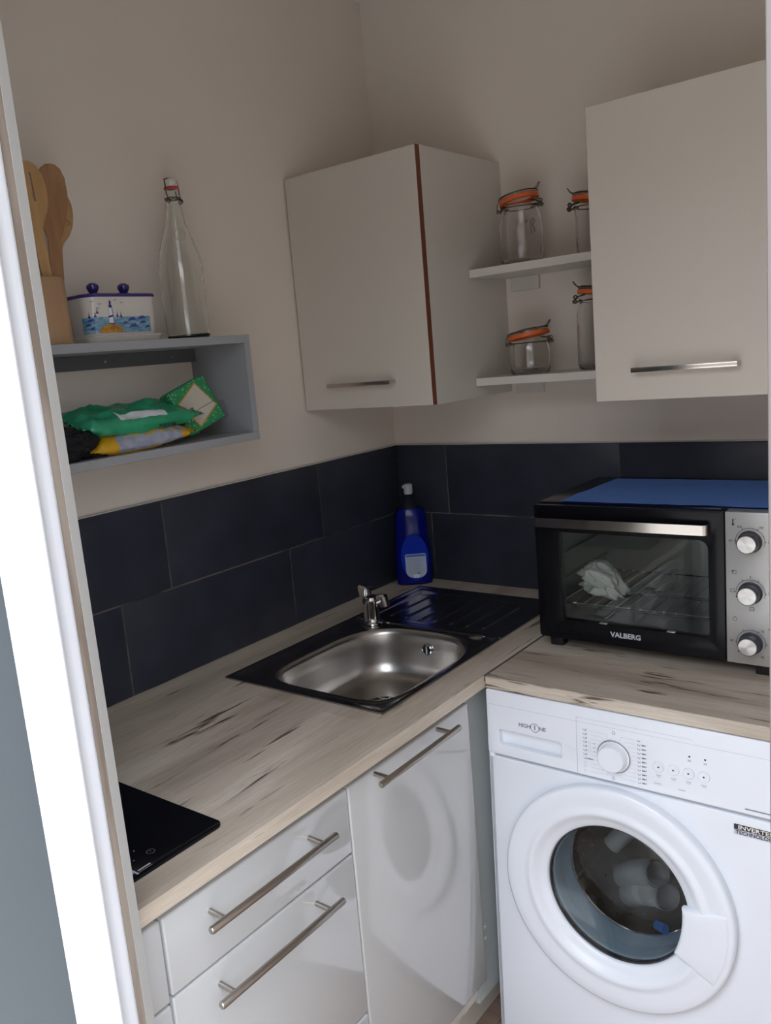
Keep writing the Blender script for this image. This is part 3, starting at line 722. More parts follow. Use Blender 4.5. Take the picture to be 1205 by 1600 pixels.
# utensil holder and wooden utensils
UX, UY = .092, -1.151
uh = thing('utensil_holder', 'beige cylindrical utensil holder on the grey box shelf', 'holder', (UX, UY, GT))
mk('cup', lathe(nb(), [(0, 0), (.053, 0), (.0545, .002), (.052, .110), (.049, .1145), (.0475, .113), (.049, .006), (0, .005)], (UX, UY, GT), 'z', 48), m_terr, uh)
def sp_outline(hw, hl, nw, ll):
    L = []
    for i in range(25):
        a = -PI*.42+(PI*1.84)*i/24 if 0 else None
    pts = []
    right = [(nw*.8, -ll), (nw*.95, -ll*.5), (nw, -.012), (nw*1.4, 0), (hw*.75, hl*.16), (hw*.97, hl*.38), (hw, hl*.58), (hw*.88, hl*.80), (hw*.62, hl*.93), (hw*.3, hl*.99), (0, hl)]
    pts = right+[(-x, y) for x, y in right[-2::-1]]
    return pts
def utensil(name, label, p0, tilt, lean, ol, holes, m, bend=0, cat='spoon', rz=0):
    """p0: neck joint in space; outline in the y-z plane, tilt: rotation about x, lean about y"""
    t = tag(mk(name, nb(), m, None, loc=p0), label, cat)
    bm = nb(); shape(bm, [ol]+holes, .006, Matrix.Identity(4), bev=.0015)
    bmesh.ops.triangulate(bm, faces=[f for f in bm.faces if len(f.verts) > 4])
    if bend:
        bmesh.ops.subdivide_edges(bm, edges=bm.edges[:], cuts=2)
        for v in bm.verts:
            if v.co.y > 0: v.co.z += bend*(v.co.y/.09)**2 - (bend*.8)*(1-min(1, abs(v.co.x)/.03)**2)*math.sin(min(1, v.co.y/.095)*PI)
    mx = M3('l', (0, 0, 0))
    mx = Matrix.Rotation(rz, 4, 'Z') @ Matrix.Rotation(lean, 4, 'Y') @ Matrix.Rotation(tilt, 4, 'X') @ mx
    bmesh.ops.transform(bm, matrix=mx, verts=bm.verts); bmesh.ops.recalc_face_normals(bm, faces=bm.faces)
    for f in bm.faces: f.smooth = True
    bm.to_mesh(t.data); bm.free(); t.data.set_sharp_from_angle(angle=math.radians(40)); return t
sl = lambda cx, y0, y1: [(cx-.0022, y0), (cx+.0022, y0), (cx+.0022, y1), (cx-.0022, y1)]
utensil('slotted_spatula', 'pale wooden slotted spatula, leftmost in the utensil holder', (.118, -1.145, 1.815), math.radians(4), 0, sp_outline(.033, .100, .0105, .19), [sl(.006, .035, .080), sl(-.009, .035, .080)], m_wood, 0, 'spatula')
utensil('wooden_spoon', 'darker wooden spoon in the middle of the utensil holder', (.114, -1.109, 1.805), math.radians(-4), 0, sp_outline(.026, .108, .0115, .175), [], m_wood2, .006, 'spoon', rz=-.5)
utensil('wooden_ladle', 'curved pale wooden spoon at the back right of the utensil holder', (.088, -1.084, 1.795), math.radians(-20), 0, sp_outline(.025, .098, .0085, .17), [], m_wood, -.012, 'spoon', rz=.2)

# ------------------------------------------------------------------ packs in the grey shelf
SH = GB+.016
def pillow(bm, L, W, T_, seed=0, nu=44, nv=22, wr=.35, crimp=.12):
    g = {}
    for side in (1, -1):
        for i in range(nu+1):
            for j in range(nv+1):
                u_, v_ = -1+2*i/nu, -1+2*j/nv
                e = max(0, 1-abs(v_)**4)*max(0, 1-(abs(u_)/(1-crimp))**3) if abs(u_) < 1-crimp else 0
                ht = T_*.5*e**.55 if e > 0 else 0
                n_ = noise.noise(Vector((u_*3.2+seed, v_*3.2, side*2.0)))*wr*T_*.5*(e**.5+.15)
                w2 = noise.noise(Vector((u_*14+seed*2, v_*3, side)))*.10*T_*(.3+abs(u_))
                wd = 1-.08*(1-min(1, (1-abs(u_))/.25))*0
                edge = (j in (0, nv)) or (i in (0, nu))
                z = side*ht+(n_+w2)*(0 if edge and side < 0 else 1)
                if edge:
                    z = (noise.noise(Vector((u_*9+seed, v_*9, 5)))*.35*T_)*.6
                g[side, i, j] = bm.verts.new((u_*L/2*(1+.02*noise.noise(Vector((v_*4, seed, 0)))), v_*W/2*wd, z))
    for side in (1, -1):
        for i in range(nu):
            for j in range(nv):
                q = [g[side, i, j], g[side, i+1, j], g[side, i+1, j+1], g[side, i, j+1]]
                bm.faces.new(q if side > 0 else q[::-1])
    bmesh.ops.remove_doubles(bm, verts=bm.verts, dist=1e-6)
    return bm
yp = tag(mk('wipes_pack', nb(), m_yel, None, loc=(.105, -1.005, SH+.020)), 'yellow wipes pack with a silver label lying under the green pack', 'pack')
bm = pillow(nb(), .24, .105, .040, 3, wr=.25)
for v in bm.verts: v.co = Vector((-v.co.y*1.0, v.co.x, v.co.z+.006+.012*max(0, v.co.x/.12)))
bm.to_mesh(yp.data); bm.free(); [setattr(f, 'use_smooth', True) for f in yp.data.polygons]; yp.rotation_euler = (0, math.radians(18), 0)
def drape(src, u0, u1, v0, v1, nu, nv, m, parent, name, off=.0006, fn=None):
    """thin sheet that follows the outside of the parent's front (+x side)"""
    from mathutils.bvhtree import BVHTree
    me = src.data; bv = BVHTree.FromPolygons([v.co[:] for v in me.vertices], [p.vertices[:] for p in me.polygons])
    bm = nb(); G = []
    for j in range(nv+1):
        r_ = []
        for i in range(nu+1):
            u_ = u0+(u1-u0)*i/nu; v_ = v0+(v1-v0)*j/nv
            o_, d_ = fn(u_, v_); h_ = bv.ray_cast(Vector(o_), Vector(d_))
            r_.append(bm.verts.new((h_[0]-Vector(d_)*off) if h_[0] else Vector(o_)+Vector(d_)*.05))
        G.append(r_)
    for j in range(nv):
        for i in range(nu): bm.faces.new((G[j][i], G[j][i+1], G[j+1][i+1], G[j+1][i]))
    k = ORG[parent.name]; ORG[parent.name] = Vector((0, 0, 0)); o = mk(name, bm, m, parent); ORG[parent.name] = k; return o
frontray = lambda u_, v_: ((.12, u_, v_+.0), (-1, 0, 0))
slantray = lambda u_, v_: ((.05+v_, u_, .06), (-.35/1.06, 0, -1/1.06))
lbl = drape(yp, -.062, .085, -.004, .020, 30, 8, m_sil, yp, 'silver_label', fn=lambda u_, v_: ((.11, u_, v_+.004+.010*max(0, u_/.12)), (-1, 0, 0)), off=.0012)
gp = tag(mk('wipes_pack', nb(), m_green, None, loc=(.098, -.995, SH+.058)), 'green wipes pack with white flap lying on top of the yellow pack', 'pack')
bm = pillow(nb(), .285, .115, .044, 11, wr=.45)
for v in bm.verts: v.co = Vector((-v.co.y, v.co.x, v.co.z+.010*(v.co.x/.14)**2))
bm.to_mesh(gp.data); bm.free(); [setattr(f, 'use_smooth', True) for f in gp.data.polygons]; gp.rotation_euler = (0, math.radians(16), 0)
drape(gp, -.055, .055, .006, .030, 20, 6, m_paper, gp, 'white_flap', fn=lambda u_, v_: ((v_+.018, u_, .08), (0, 0, -1)), off=.0008)
bm = nb(); text(bm, 'PARFUM', .011, M3('l', (.060, .046, -.001)), bold=.0002); 
GPROOT = gp
ORG[gp.name] = Vector((0, 0, 0)); mk('printed_word', bm, m_inkd, gp)
# sponge pack
rot2 = lambda r_, a_: (r_*math.cos(math.radians(a_-12)), r_*math.sin(math.radians(a_-12)))
sg = thing('sponge_pack', 'green sparkly sponge pack with a cream diamond, leaning at the shelf end', 'pack', (.098, -.832, SH+.065), local=True, rot=(math.radians(20), math.radians(-12), math.radians(-10)))
bm = bx(-.020, .020, -.049, .049, -.049, .049, bev=.006, seg=3); mk('wrapped_sponge', bm, m_greens, sg)
bm = nb(); mx = M3('l', (.0203, 0, 0)); decal(bm, [rot2(.0465, a_) for a_ in (168, 258, 348, 78)], mx, .0004, 1)
decal(bm, [rot2(.0425, a_) for a_ in (168, 258, 348, 78)], mx, .0007, 0)
mk('cream_window', bm, [m_cream, mat('ochre_border', (.40, .24, .03), .5)], sg, smooth=False)
bm = nb(); tube(bm, [(.0212, -.046, -.012), (.0214, 0, -.009), (.0212, .046, -.010)], .0005, 5); mk('film_seam', bm, m_inkd, sg)
bm = nb()
P = [(.022, -.049, -.050), (.024, .050, -.052), (.022, .060, -.018), (.021, .050, .010), (.0, .062, -.015), (.0, .053, -.054)]
vs = [bm.verts.new(p) for p in P]; bm.faces.new((vs[1], vs[2], vs[4], vs[5]))
for v in (vs[0], vs[3]): bm.verts.remove(v)
mk('loose_film', bm, m_film, sg)
# black crumpled bundle
bm = nb(); bmesh.ops.create_icosphere(bm, subdivisions=5, radius=1)
for v in bm.verts:
    d = v.co.normalized(); n_ = noise.noise(d*2.2+Vector((4, 1, 2)))*.28+noise.noise(d*5.5)*.12+abs(noise.noise(d*9))*.08
    v.co = Vector((d.x*.042, d.y*.058, max(d.z*.030, -.0245)))*(1+n_)
    v.co.z = max(v.co.z, -.026)
tag(mk('cloth_bundle', bm, m_blk, None, ang=180), 'black crumpled cloth at the left end of the grey shelf', 'cloth')
o = C.objects[-1]; o.location = (.120, -1.150, SH+.0262)

# ------------------------------------------------------------------ mini oven
OX0, OX1, OYF, OYB, OZ0, OZ1 = .625, 1.180, -.400, -.055, .9235, 1.2125
PXL = 1.003
ov = thing('mini_oven', 'black countertop mini oven with silver control panel on the right worktop', 'oven', ((OX0+OX1)/2, -.22, H))
bm = nb(); th = .022
yf = OYF+.022
box(bm, OX0, OX1, yf, OYB, OZ1-.012, OZ1, bev=.004); box(bm, OX0, OX1, yf, OYB, OZ0, OZ0+.012, bev=.003)
box(bm, OX0, OX0+.010, yf, OYB, OZ0+.010, OZ1-.010); box(bm, OX1-.010, OX1, yf, OYB, OZ0+.010, OZ1-.010)
box(bm, OX0+.009, OX1-.009, OYB-.008, OYB, OZ0+.010, OZ1-.010)
mk('casing', bm, m_black, ov)
bm = nb(); cx0, cx1, cz0, cz1, cyb = OX0+.022, PXL-.012, OZ0+.026, OZ1-.030, OYB-.02
box(bm, cx0-.002, cx0, yf, cyb, cz0, cz1); box(bm, cx1, cx1+.002, yf, cyb, cz0, cz1); box(bm, cx0, cx1, yf, cyb, cz0-.002, cz0); box(bm, cx0, cx1, yf, cyb, cz1, cz1+.002); box(bm, cx0, cx1, cyb, cyb+.002, cz0, cz1)
for zz in (.985, 1.03, 1.085):   # runner ridges on the side walls
    box(bm, cx0, cx0+.006, yf+.01, cyb, zz, zz+.004); box(bm, cx1-.006, cx1, yf+.01, cyb, zz, zz+.004)
mk('cavity', bm, m_cav, ov)
mk('front_surround', bx(PXL-.012, PXL, yf-.001, yf+.012, OZ0, OZ1), m_black, ov)
dr = mk('door', shape(nb(), [rrect(OX0+.001, PXL-.002, OZ0+.001, OZ1-.003, (.003, .004, .008, .003)), rrect(.6795, .9725, .9665, 1.1535, (.018, .004, .004, .008))[::-1]], .020, M3('f', (0, OYF+.0105, 0)), bev=.001), m_black, ov)
mk('glass_pane', bx(.6765, .9755, OYF+.006, OYF+.0095, .9635, 1.1565), m_oglass, dr)
bm = nb(); hy = OYF-.020
hp = [(.6345, OYF), (.6345, hy+.004), (.636, hy), (.641, hy-.003), (.969, hy-.003), (.975, hy), (.9775, hy+.005), (.978, OYF), (.9745, OYF), (.974, hy+.006), (.972, hy+.003), (.968, hy+.001), (.642, hy+.001), (.639, hy+.003), (.638, hy+.006), (.638, OYF)]
prism(bm, hp, 1.1675, 1.1865)
# square the end returns to the bar's height
mk('handle', bm, m_nick2, dr)
bm = nb(); text(bm, 'VALBERG', .0145, M3('f', (.812, OYF-.0003, .9475)), bold=.0004, sxx=1.02); mk('brand_lettering', bm, m_inkl, dr)
for xx in (.765, .9): mk('pane_clip', bx(xx-.008, xx+.008, OYF+.002, OYF+.012, .9635, .9685, bev=.001), m_cav, dr)
# rack
bm = nb(); rz = .994
for zz in (rz,): tube(bm, [(cx0+.004, yf+.014, zz), (cx1-.004, yf+.014, zz), (cx1-.004, cyb-.008, zz), (cx0+.004, cyb-.008, zz), ], .0016, 6, closed=True)
for i in range(14):
    xx = cx0+.02+i*(cx1-cx0-.04)/13
    tube(bm, [(xx, yf+.012, rz+.002), (xx, cyb-.006, rz+.002)], .0011, 6)
mk('wire_rack', bm, m_chrome, ov)
bm = nb()
for (zz, yy) in ((.962, -.28), (.962, -.15), (1.165, -.28), (1.165, -.15)): mk('heating_element', tube(nb(), [(cx0, yy, zz), (cx1, yy, zz)], .0035, 8), m_greyd, ov)
# control panel
pn = mk('control_panel', bx(PXL, OX1-.001, OYF, OYF+.024, OZ0+.001, OZ1-.003, bev=.0012), m_panel, ov)
KX = 1.045
fr = M3('f', (0, OYF-.0004, 0))
bm = nb()
for kz in (1.1565, 1.0615, .9665):
    pts = [(KX+.0245*math.cos(a), kz+.0245*math.sin(a)) for a in [math.radians(200-i*(220)/28) for i in range(29)]]
    line2(bm, pts, .0008, fr)
    for a in (180, 120, 60, 0):
        line2(bm, [(KX+.0245*math.cos(math.radians(a)), kz+.0245*math.sin(math.radians(a))), (KX+.0275*math.cos(math.radians(a)), kz+.0275*math.sin(math.radians(a)))], .001, fr)
for s, a in (('100', 122), ('150', 58), ('50', 180), ('200', 0)):
    a = math.radians(a); text(bm, s, .006, M3('f', (KX+.0335*math.cos(a), OYF-.0004, 1.1565+.031*math.sin(a))))
for s, a in (('15', 55), ('30', 0), ('45', -55), ('60', 178)):
    a = math.radians(a); text(bm, s, .006, M3('f', (KX+.0335*math.cos(a), OYF-.0004, .9665+.030*math.sin(a))))
# thermometer, oven and timer pictograms
line2(bm, [(1.0165, 1.188), (1.0165, 1.197)], .002, fr); decal(bm, [(p_[0], p_[1]) for p_ in circ(1.0165, 1.187, .0022, 12)], fr); line2(bm, [(1.0195, 1.197), (1.0215, 1.197)], .001, fr)
line2(bm, rrect(1.014, 1.021, 1.0955, 1.1015, .0006, 1)+[(1.021, 1.1015)], .0007, fr); decal(bm, [(1.014, 1.0985), (1.0165, 1.0985), (1.0165, 1.1015), (1.014, 1.1015)], fr)
line2(bm, circ(1.018, 1.0095, .0035, 14)+[(1.0215, 1.0095)], .0006, fr); line2(bm, [(1.0165, 1.014), (1.0195, 1.014)], .0008, fr)
for (px_, pz_) in ((KX-.031, 1.0635), (KX+.034, 1.0635), (KX+.002, 1.0315)):
    line2(bm, rrect(px_-.0035, px_+.0035, pz_-.0028, pz_+.0028, .0004, 1)+[(px_+.0035, pz_+.0028)], .0007, fr)
line2(bm, [(KX, 1.089), (KX, 1.093)], .001, fr)
mk('printed_scale', bm, m_inkd, pn, smooth=False)
for i, kz in enumerate((1.1565, 1.0615, .9665)):
    kn = mk('knob', lathe(nb(), [(0, 0), (.0205, 0), (.0205, -.004), (.0182, -.006), (.0176, -.0235), (.0166, -.0255), (.0158, -.0256)], (KX, OYF, kz), 'y', 44), m_knobg, pn)
    mk('steel_cap', lathe(nb(), [(.0160, -.0255), (.0152, -.0268), (0, -.0270)], (KX, OYF, kz), 'y', 44), m_spun, kn)
    bm = nb(); a = (2.2, 3.25, 3.7)[i]; tube(bm, [(KX+.0176*math.cos(a), OYF-.012, kz+.0176*math.sin(a)), (KX+.0176*math.cos(a), OYF-.025, kz+.0176*math.sin(a))], .0014, 8); mk('pointer', bm, m_blackm, kn)
mk('indicator_lamp', lathe(nb(), [(.0048, .001), (.0048, -.0012), (.003, -.0022), (0, -.0026)], (1.0795, OYF, .9965), 'y', 20), m_lamp, pn)
for (fx, fy) in ((.652, -.368), (.652, -.09), (1.06, -.368), (1.06, -.09)):
    mk('foot', bx(fx-.013, fx+.016+(.03 if fx > 1 else 0), fy-.012, fy+.014, H+.0002, OZ0+.001, bev=.002), m_blackm, ov)
# crumpled bag in the oven
bm = nb(); bmesh.ops.create_icosphere(bm, subdivisions=5, radius=1)
for v in bm.verts:
    d = v.co.normalized(); p_ = d*2.4+Vector((1.3, 7, 3))
    n_ = noise.noise(p_)*.55+abs(noise.noise(p_*1.9))*.28-abs(noise.noise(p_*4.5))*.06
    q = Vector((d.x*.040, d.y*.036, d.z*.033))*(1+n_)
    q.x += .012*noise.noise(p_*1.3); q.z -= max(0, q.x)*.75; q.z *= .9; q.z = max(q.z, -.038); v.co = q
o = tag(mk('plastic_bag', bm, m_bag, None, ang=180), 'white crumpled bag on the rack behind the oven glass', 'bag')
o.location = (.728, -.300, 1.036)
# blue cloth on the oven
bm = nb(); nx_, ny_ = 60, 34; G = []
for j in range(ny_+1):
    r_ = []
    for i in range(nx_+1):
        u_, v_ = i/nx_, j/ny_
        x = .675+u_*.405+ (.012*v_) - .02*(1-u_)*v_*0; yy = OYF+.020+v_*.285
        x += .003*noise.noise(Vector((v_*5, 1, 0))); yy += .003*noise.noise(Vector((u_*6, 3, 0)))
        z = OZ1+.0022+.0016*max(0, noise.noise(Vector((u_*5, v_*5, 2))))+.0010*(noise.noise(Vector((u_*16, v_*12, 2)))+1)*.5
        r_.append(bm.verts.new((x, yy, z)))
    G.append(r_)
for j in range(ny_):
    for i in range(nx_): bm.faces.new((G[j][i], G[j][i+1], G[j+1][i+1], G[j+1][i]))
bmesh.ops.solidify(bm, geom=bm.faces[:], thickness=.0018)
tag(mk('cloth', bm, m_cloth, None, loc=(.85, -.25, OZ1)), 'blue cloth spread flat on top of the mini oven', 'cloth')

# ------------------------------------------------------------------ washing machine (local frame: x right, -y towards the viewer, z up from the floor)
WT = .785
wm = thing('washing_machine', 'white front-loading washing machine under the right worktop', 'washing machine', (.6015, -.628, FL), local=True, rot=(-.037, 0, 0))
WW = .535; zt = WT
PB = zt-.134
def wf(off=0): return M3('f', (0, -off, 0))
dcx_, dcz = .256, zt-.358
DRR = .212
bm = nb()
box(bm, 0, .012, .0, .50, .036, zt-.001, bev=.003); box(bm, WW-.012, WW, .0, .50, .036, zt-.001, bev=.003)
box(bm, .01, WW-.01, .48, .50, .036, zt-.001); box(bm, .01, WW-.01, .01, .49, .036, .05); box(bm, .002, WW-.002, .004, .50, zt-.012, zt-.001)
mk('housing', bm, m_wasta, wm)
fp = mk('front_panel', shape(nb(), [rrect(.001, WW-.001, .037, PB-.006, .003), circ(dcx_, dcz, .150, 64)[::-1]], .016, M3('f', (0, .008, 0)), bev=.002), m_wasta, wm)
mk('groove', bx(.004, WW-.004, .006, .02, PB-.008, PB+.001), m_wastb, wm)
# control fascia with the drawer recess cut out
rec = rrect(.026, .157, zt-.112, zt-.081, .004)
fa = mk('control_fascia', shape(nb(), [rrect(0, WW, PB, zt-.001, .004), rec[::-1]], .020, M3('f', (0, .0085, 0)), bev=.0022), m_wasta, wm)
bm = nb(); box(bm, .020, .163, .0135, .0165, zt-.118, zt-.076); 
mk('drawer_recess', bm, m_wasta, fa)
bm = nb(); line2(bm, [(.1895, zt-.021), (.1895, PB+.002)], .0008, wf(.0018)); line2(bm, [(.004, zt-.0425+.012), (WW-.004, zt-.0425+.012)], .0006, wf(.0018), 0, 1)
line2(bm, [(.1895, zt-.0222), (.40, zt-.0222)], .0006, wf(.0018), 0, 1)
mk('seam', bm, [m_wastb, m_inkl], fa, smooth=False)
FY = .0019
bm = nb()
lz = zt-.062
text(bm, 'HIGH', .0105, M3('f', (.083, -FY, lz)), bold=.00025); text(bm, 'NE', .0105, M3('f', (.1205, -FY, lz)), bold=.00025)
text(bm, '1', .0135, M3('f', (.1045, -FY, lz)), bold=.0005); line2(bm, circ(.1045, lz, .0085, 24)+[(.113, lz)], .0013, wf(FY))
mk('brand_lettering', bm, m_ink, fa, smooth=False)
# program dial
kx, kz = .2605, zt-.0835
dl = mk('program_dial', lathe(nb(), [(.0315, .0), (.0315, -.002), (.0300, -.003), (.0262, -.0032), (.0252, -.0045), (.0245, -.0170), (.0230, -.0190), (0, -.0185)], (kx, -.0018, kz), 'y', 60), m_wasta, fa)
mk('chrome_ring', lathe(nb(), [(.0290, -.0035), (.0302, -.0040), (.0310, -.0030), (.0300, -.0020)], (kx, -.0018, kz), 'y', 60, close=True), m_nick2, dl)
bm = nb(); FYp = wf(FY)
def lead(side, k, v, x_end):
    a = math.radians((180 if side < 0 else 0)+(-side)*(-68+k*(136/ (10 if side > 0 else 10)))*-1)
    p = (kx+.0335*math.cos(a), kz+.0335*math.sin(a)); e = (kx+side*.038, v) if abs(v-kz) < .03 else (p[0]+side*.004, v)
    line2(bm, [p, e, (x_end, v)], .00045, FYp, 0, 1)
for k in range(11):
    v = kz+.0395-k*.0079; a = math.radians(180-70+k*14)
    p = (kx+.0335*math.cos(a), kz+.0335*math.sin(a)); q = (min(p[0]-.002, kx-.012), v)
    line2(bm, [p, q, (.216 if not 3 <= k <= 5 else .228, v)], .00045, FYp, 0, 1)
    if k < 8: # little garment pictograms, then paler ones
        line2(bm, [(.202, v+.0012), (.204, v-.0012), (.208, v-.0012), (.209, v+.0015), (.206, v+.0015)], .0010, FYp, 0, 0)
    else: line2(bm, circ(.205, v, .0022, 8)+[(.2072, v)], .0006, FYp, 0, 1)
    if 3 <= k <= 5:
        line2(bm, circ(.2145, v, .0027, 12)+[(.2172, v)], .0005, FYp, 0, 1); line2(bm, [(.221, v), (.2255, v)], .0022, FYp, 0, 1)
    if k == 7: line2(bm, [(.211, v), (.220, v)], .0022, FYp, 0, 0)
for k in range(11):
    v = kz+.0395-k*.0079; a = math.radians(70-k*14)
    p = (kx+.0335*math.cos(a), kz+.0335*math.sin(a)); q = (max(p[0]+.002, kx+.012), v)
    line2(bm, [p, q, (.300, v)], .00045, FYp, 0, 1)
    line2(bm, [(.3035, v+.0012), (.3045, v-.0012), (.3075, v-.0012), (.3085, v+.0012)], .0009, FYp, 0, 0)
    if k >= 1: line2(bm, [(.3115, v+.0004), (.3135, v+.0004)], .0026, FYp, 0, 0); line2(bm, [(.3145, v+.0004), (.3160, v+.0004)], .0026, FYp, 0, 0); line2(bm, [(.3172, v+.0008), (.3190, v+.0008)], .0016, FYp, 0, 0)
line2(bm, circ(kx, kz+.0445, .0026, 12)+[(kx+.0026, kz+.0445)], .0008, FYp, 0, 0)
line2(bm, circ(kx-.002, kz-.0435, .0024, 10)+[(kx+.0004, kz-.0435)], .0006, FYp, 0, 0); line2(bm, [(kx-.002, kz-.039), (kx-.002, kz-.042)], .0008, FYp, 0, 0)
for i, bxx in enumerate((.3405, .3660, .3915, .4170)):
    line2(bm, [(bxx-.004, zt-.1005), (bxx+.004, zt-.1005)], .0022, FYp, 0, 1); line2(bm, [(bxx-.003, zt-.1035), (bxx+.003, zt-.1035)], .0012, FYp, 0, 1)
for (xx, zz) in ((.3385, zt-.1160), (.3800, zt-.1180)):
    line2(bm, [(xx-.006, zz), (xx+.006, zz)], .0020, FYp, 0, 1)
for xx in (.3930, .4190):
    decal(bm, circ(xx, zt-.0535, .0017, 12), FYp, .0001, 2); line2(bm, [(xx-.002, zt-.061), (xx+.002, zt-.061)], .0035, FYp, 0, 1)
line2(bm, [(.482, zt-.1245), (.530, zt-.1245)], .0022, FYp, 0, 0)
mk('printed_symbols', bm, [m_ink, m_inkl, m_inkd], fa, smooth=False)
for bxx in (.3405, .3660, .3915, .4170):
    bt_ = mk('button', lathe(nb(), [(.0098, .001), (.0098, -.0015), (.0088, -.0024), (0, -.0020)], (bxx, -.0016, zt-.0845), 'y', 32), m_wasta, fa)
    mk('button_dot', lathe(nb(), [(.0016, 0), (0, -.0003)], (bxx, -.0038, zt-.0845), 'y', 12), m_inkd, bt_)
# sticker
bm = nb(); z1_ = zt-.1555; mx = wf(.0006)
decal(bm, [(.464, z1_-.0095), (.533, z1_-.0095), (.533, z1_), (.464, z1_)], mx, 0, 0)
decal(bm, [(.464, z1_-.0185), (.533, z1_-.0185), (.533, z1_-.0095), (.464, z1_-.0095)], mx, 0, 1)
text(bm, 'INVERTER', .0098, M3('f', (.4985, -.0008, z1_-.0050)), mi=2, bold=.0002, sxx=1.28); text(bm, 'TECHNOLOGY', .0092, M3('f', (.4985, -.0008, z1_-.0142)), mi=3, bold=.0002, sxx=1.02)
mk('sticker', bm, [m_inkd, m_inkl, m_nick2, m_inkd], fp, smooth=False)
# porthole door
dr_ = mk('porthole_door', lathe(nb(), [(.2150, .001), (.2160, -.014), (.2145, -.0185), (.2100, -.0205), (.1950, -.0200), (.1800, -.0180), (.1740, -.0178), (.1690, -.0200), (.1640, -.0205), (.1590, -.0185), (.1520, -.0120), (.1440, -.0075), (.1365, -.0050), (.1335, -.002), (.1330, .012), (.14, .013)], (dcx_, -.0005, dcz), 'y', 120), m_wasta, wm, ang=55)
# handle block at the right of the porthole
pts = []
for i in range(17): a = math.radians(12-42*i/16); pts.append((dcx_+.2085*math.cos(a), dcz+.2085*math.sin(a)))
for i in range(17): a = math.radians(-30+42*i/16); r_ = .128-.003*math.sin(i/16*PI); pts.append((dcx_+r_*math.cos(a), dcz+r_*math.sin(a)))
mk('handle_plate', shape(nb(), [pts], .0235, M3('f', (0, -.0105, 0)), bev=.008), m_wasta, dr_, ang=50)
mk('trim_ring', lathe(nb(), [(.1332, .002), (.1315, -.001), (.1300, .001), (.1300, .012), (.133, .012)], (dcx_, 0, dcz), 'y', 96, close=True), m_knobg, dr_)
mk('porthole_glass', lathe(nb(), [(.1300, .006), (.122, .010), (.10, .017), (.07, .023), (.035, .026), (0, .027), (0, .0235), (.035, .0225), (.07, .0195), (.10, .0135), (.122, .0065), (.1300, .0025)], (dcx_, 0, dcz), 'y', 96, close=True), m_oglass, dr_)
mk('gasket', lathe(nb(), [(.149, .0125), (.1305, .0135), (.1275, .018), (.1300, .026), (.1260, .034), (.1290, .044), (.1265, .052), (.1275, .066), (.1235, .078), (.124, .084), (.140, .086)], (dcx_, 0, dcz), 'y', 96), m_gask, wm, ang=70)
mk('drum_lip', lathe(nb(), [(.124, .0845), (.1225, .0865), (.124, .089), (.1255, .0865)], (dcx_, 0, dcz), 'y', 80, close=True), m_chrome, wm)
dm = mk('drum', lathe(nb(), [(.125, .087), (.150, .092), (.195, .105), (.205, .13), (.205, .36), (.19, .375), (.09, .365), (.05, .35), (0, .35)], (dcx_, 0, dcz), 'y', 64), m_drum, wm, ang=50)
for k in range(3):
    a = math.radians(95+k*120); bm = nb(); box(bm, -.022, .022, .12, .35, -.028, .010, bev=.009, seg=3)
    bmesh.ops.rotate(bm, matrix=Matrix.Rotation(-(a-PI/2), 3, 'Y'), verts=bm.verts)
    bmesh.ops.translate(bm, vec=(dcx_+.180*math.cos(a), 0, dcz+.180*math.sin(a)), verts=bm.verts)
    mk('drum_paddle', bm, m_nick2, dm)
bm = nb(); nh = 0
for ky in range(9):
    for ka in range(30):
        a = 2*PI*(ka+.5*(ky % 2))/30; r_ = .2035
        c_ = Vector((dcx_+r_*math.cos(a), .14+ky*.024, dcz+r_*math.sin(a))); t_ = Vector((-math.sin(a), 0, math.cos(a))); n_ = Vector((0, 1, 0))
        bm.faces.new([bm.verts.new(c_+t_*.0035*math.cos(q*PI/3)+n_*.0035*math.sin(q*PI/3)) for q in range(6)])
o = mk('drum_holes', bm, m_blackm, dm, smooth=False); o['kind'] = 'stuff'
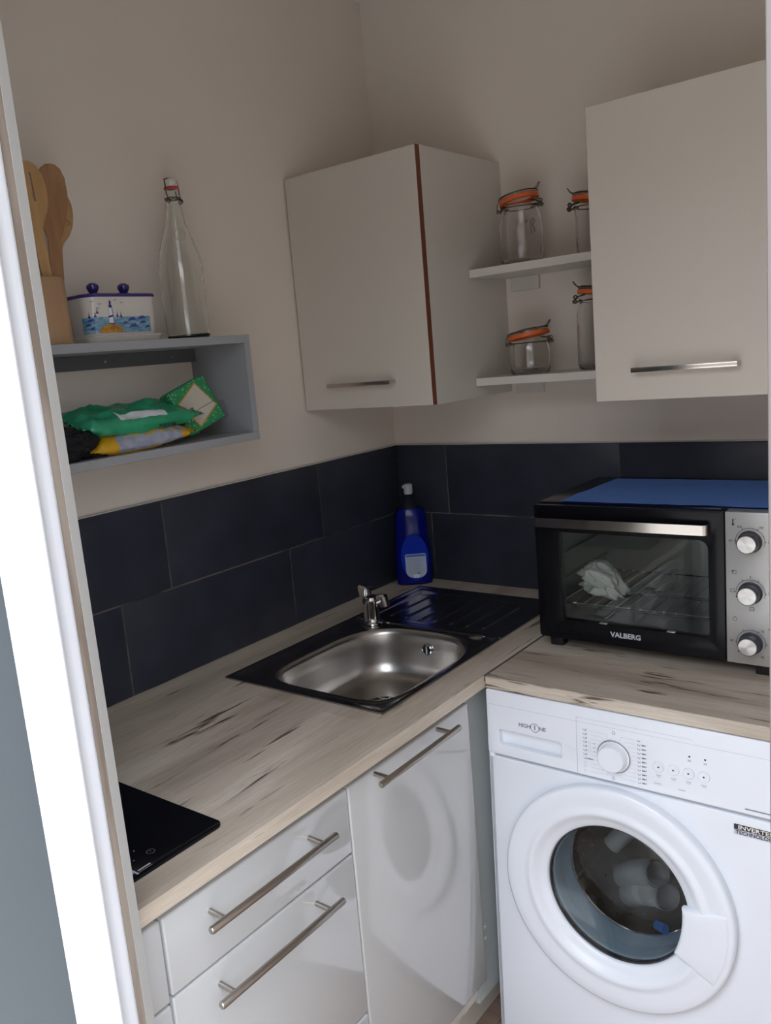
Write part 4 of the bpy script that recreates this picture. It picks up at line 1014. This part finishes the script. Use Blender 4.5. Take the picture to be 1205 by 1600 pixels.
for (fx, fy, hh) in ((.04, .03, .037), (WW-.04, .03, .037), (.04, .46, .0335), (WW-.04, .46, .0335)):
    mk('foot', lathe(nb(), [(0, 0.0), (.018, 0.0), (.018, .008), (.010, .011), (.010, hh), (0, hh)], (fx, fy, 0 if fy < .1 else .0175), 'z', 20), m_blackm, wm)
# what lies in the drum: hoses in a clear bag
def inwm(p): return wm.matrix_basis @ Vector(p)
wm_m = Matrix.Translation(wm.location) @ Matrix.Rotation(-.037, 4, 'X')
def wpt(p): return wm_m @ Vector(p)
hs = tag(mk('hose_kit', nb(), m_hose, None, loc=tuple(wpt((dcx_+.012, .125, dcz-.008)))), 'grey hoses with a white tag lying inside the washing machine drum', 'hose')
bm = nb()
def pipe(pts, r): 
    tube(bm, pts, r, 20, cap=False); tube(bm, pts, r*.82, 20, cap=False)
pipe([(-.065, .06, -.07), (-.03, .03, -.035), (.005, .0, -.005), (.030, -.020, .012)], .027)
pipe([(-.05, .05, -.10), (-.01, .02, -.062), (.025, -.005, -.040), (.050, -.025, -.026)], .027)
pipe([(-.10, .08, -.02), (-.06, .09, .03), (0, .12, .06), (.07, .12, .05), (.12, .08, 0), (.10, .05, -.07)], .02)
bm.to_mesh(hs.data); bm.free(); [setattr(f, 'use_smooth', True) for f in hs.data.polygons]
bm = nb(); tube(bm, [(-.012, .0215, -.0635), (.006, .0085, -.0520)], .0278, 24, cap=False); ORG[hs.name] = Vector((0, 0, 0)); mk('paper_tag', bm, m_paper, hs)
bm = nb(); tube(bm, [(.03, -.03, -.092), (.05, -.04, -.088)], .009, 16); mk('blue_cap', bm, m_bluecap, hs)
bm = nb(); bmesh.ops.create_icosphere(bm, subdivisions=5, radius=1)
for v in bm.verts:
    d = v.co.normalized(); n_ = noise.noise(d*2.6+Vector((9, 2, 5)))*.3+abs(noise.noise(d*6))*.25
    v.co = Vector((d.x*.135, d.y*.072+.015, d.z*.10))*(1+n_*.55)
mk('clear_bag', bm, mat('crinkled_film', (.9, .9, .95), .06, alpha=.07, spec=1), hs, ang=180)

for o in C.objects:
    if o.name in ('printed_scale', 'touch_symbols', 'printed_symbols', 'painted_picture', 'label_sheet'): o['kind'] = 'stuff'
# ------------------------------------------------------------------ bring the survey's floor to zero
for o in ROOTS: o.location.z += DZ
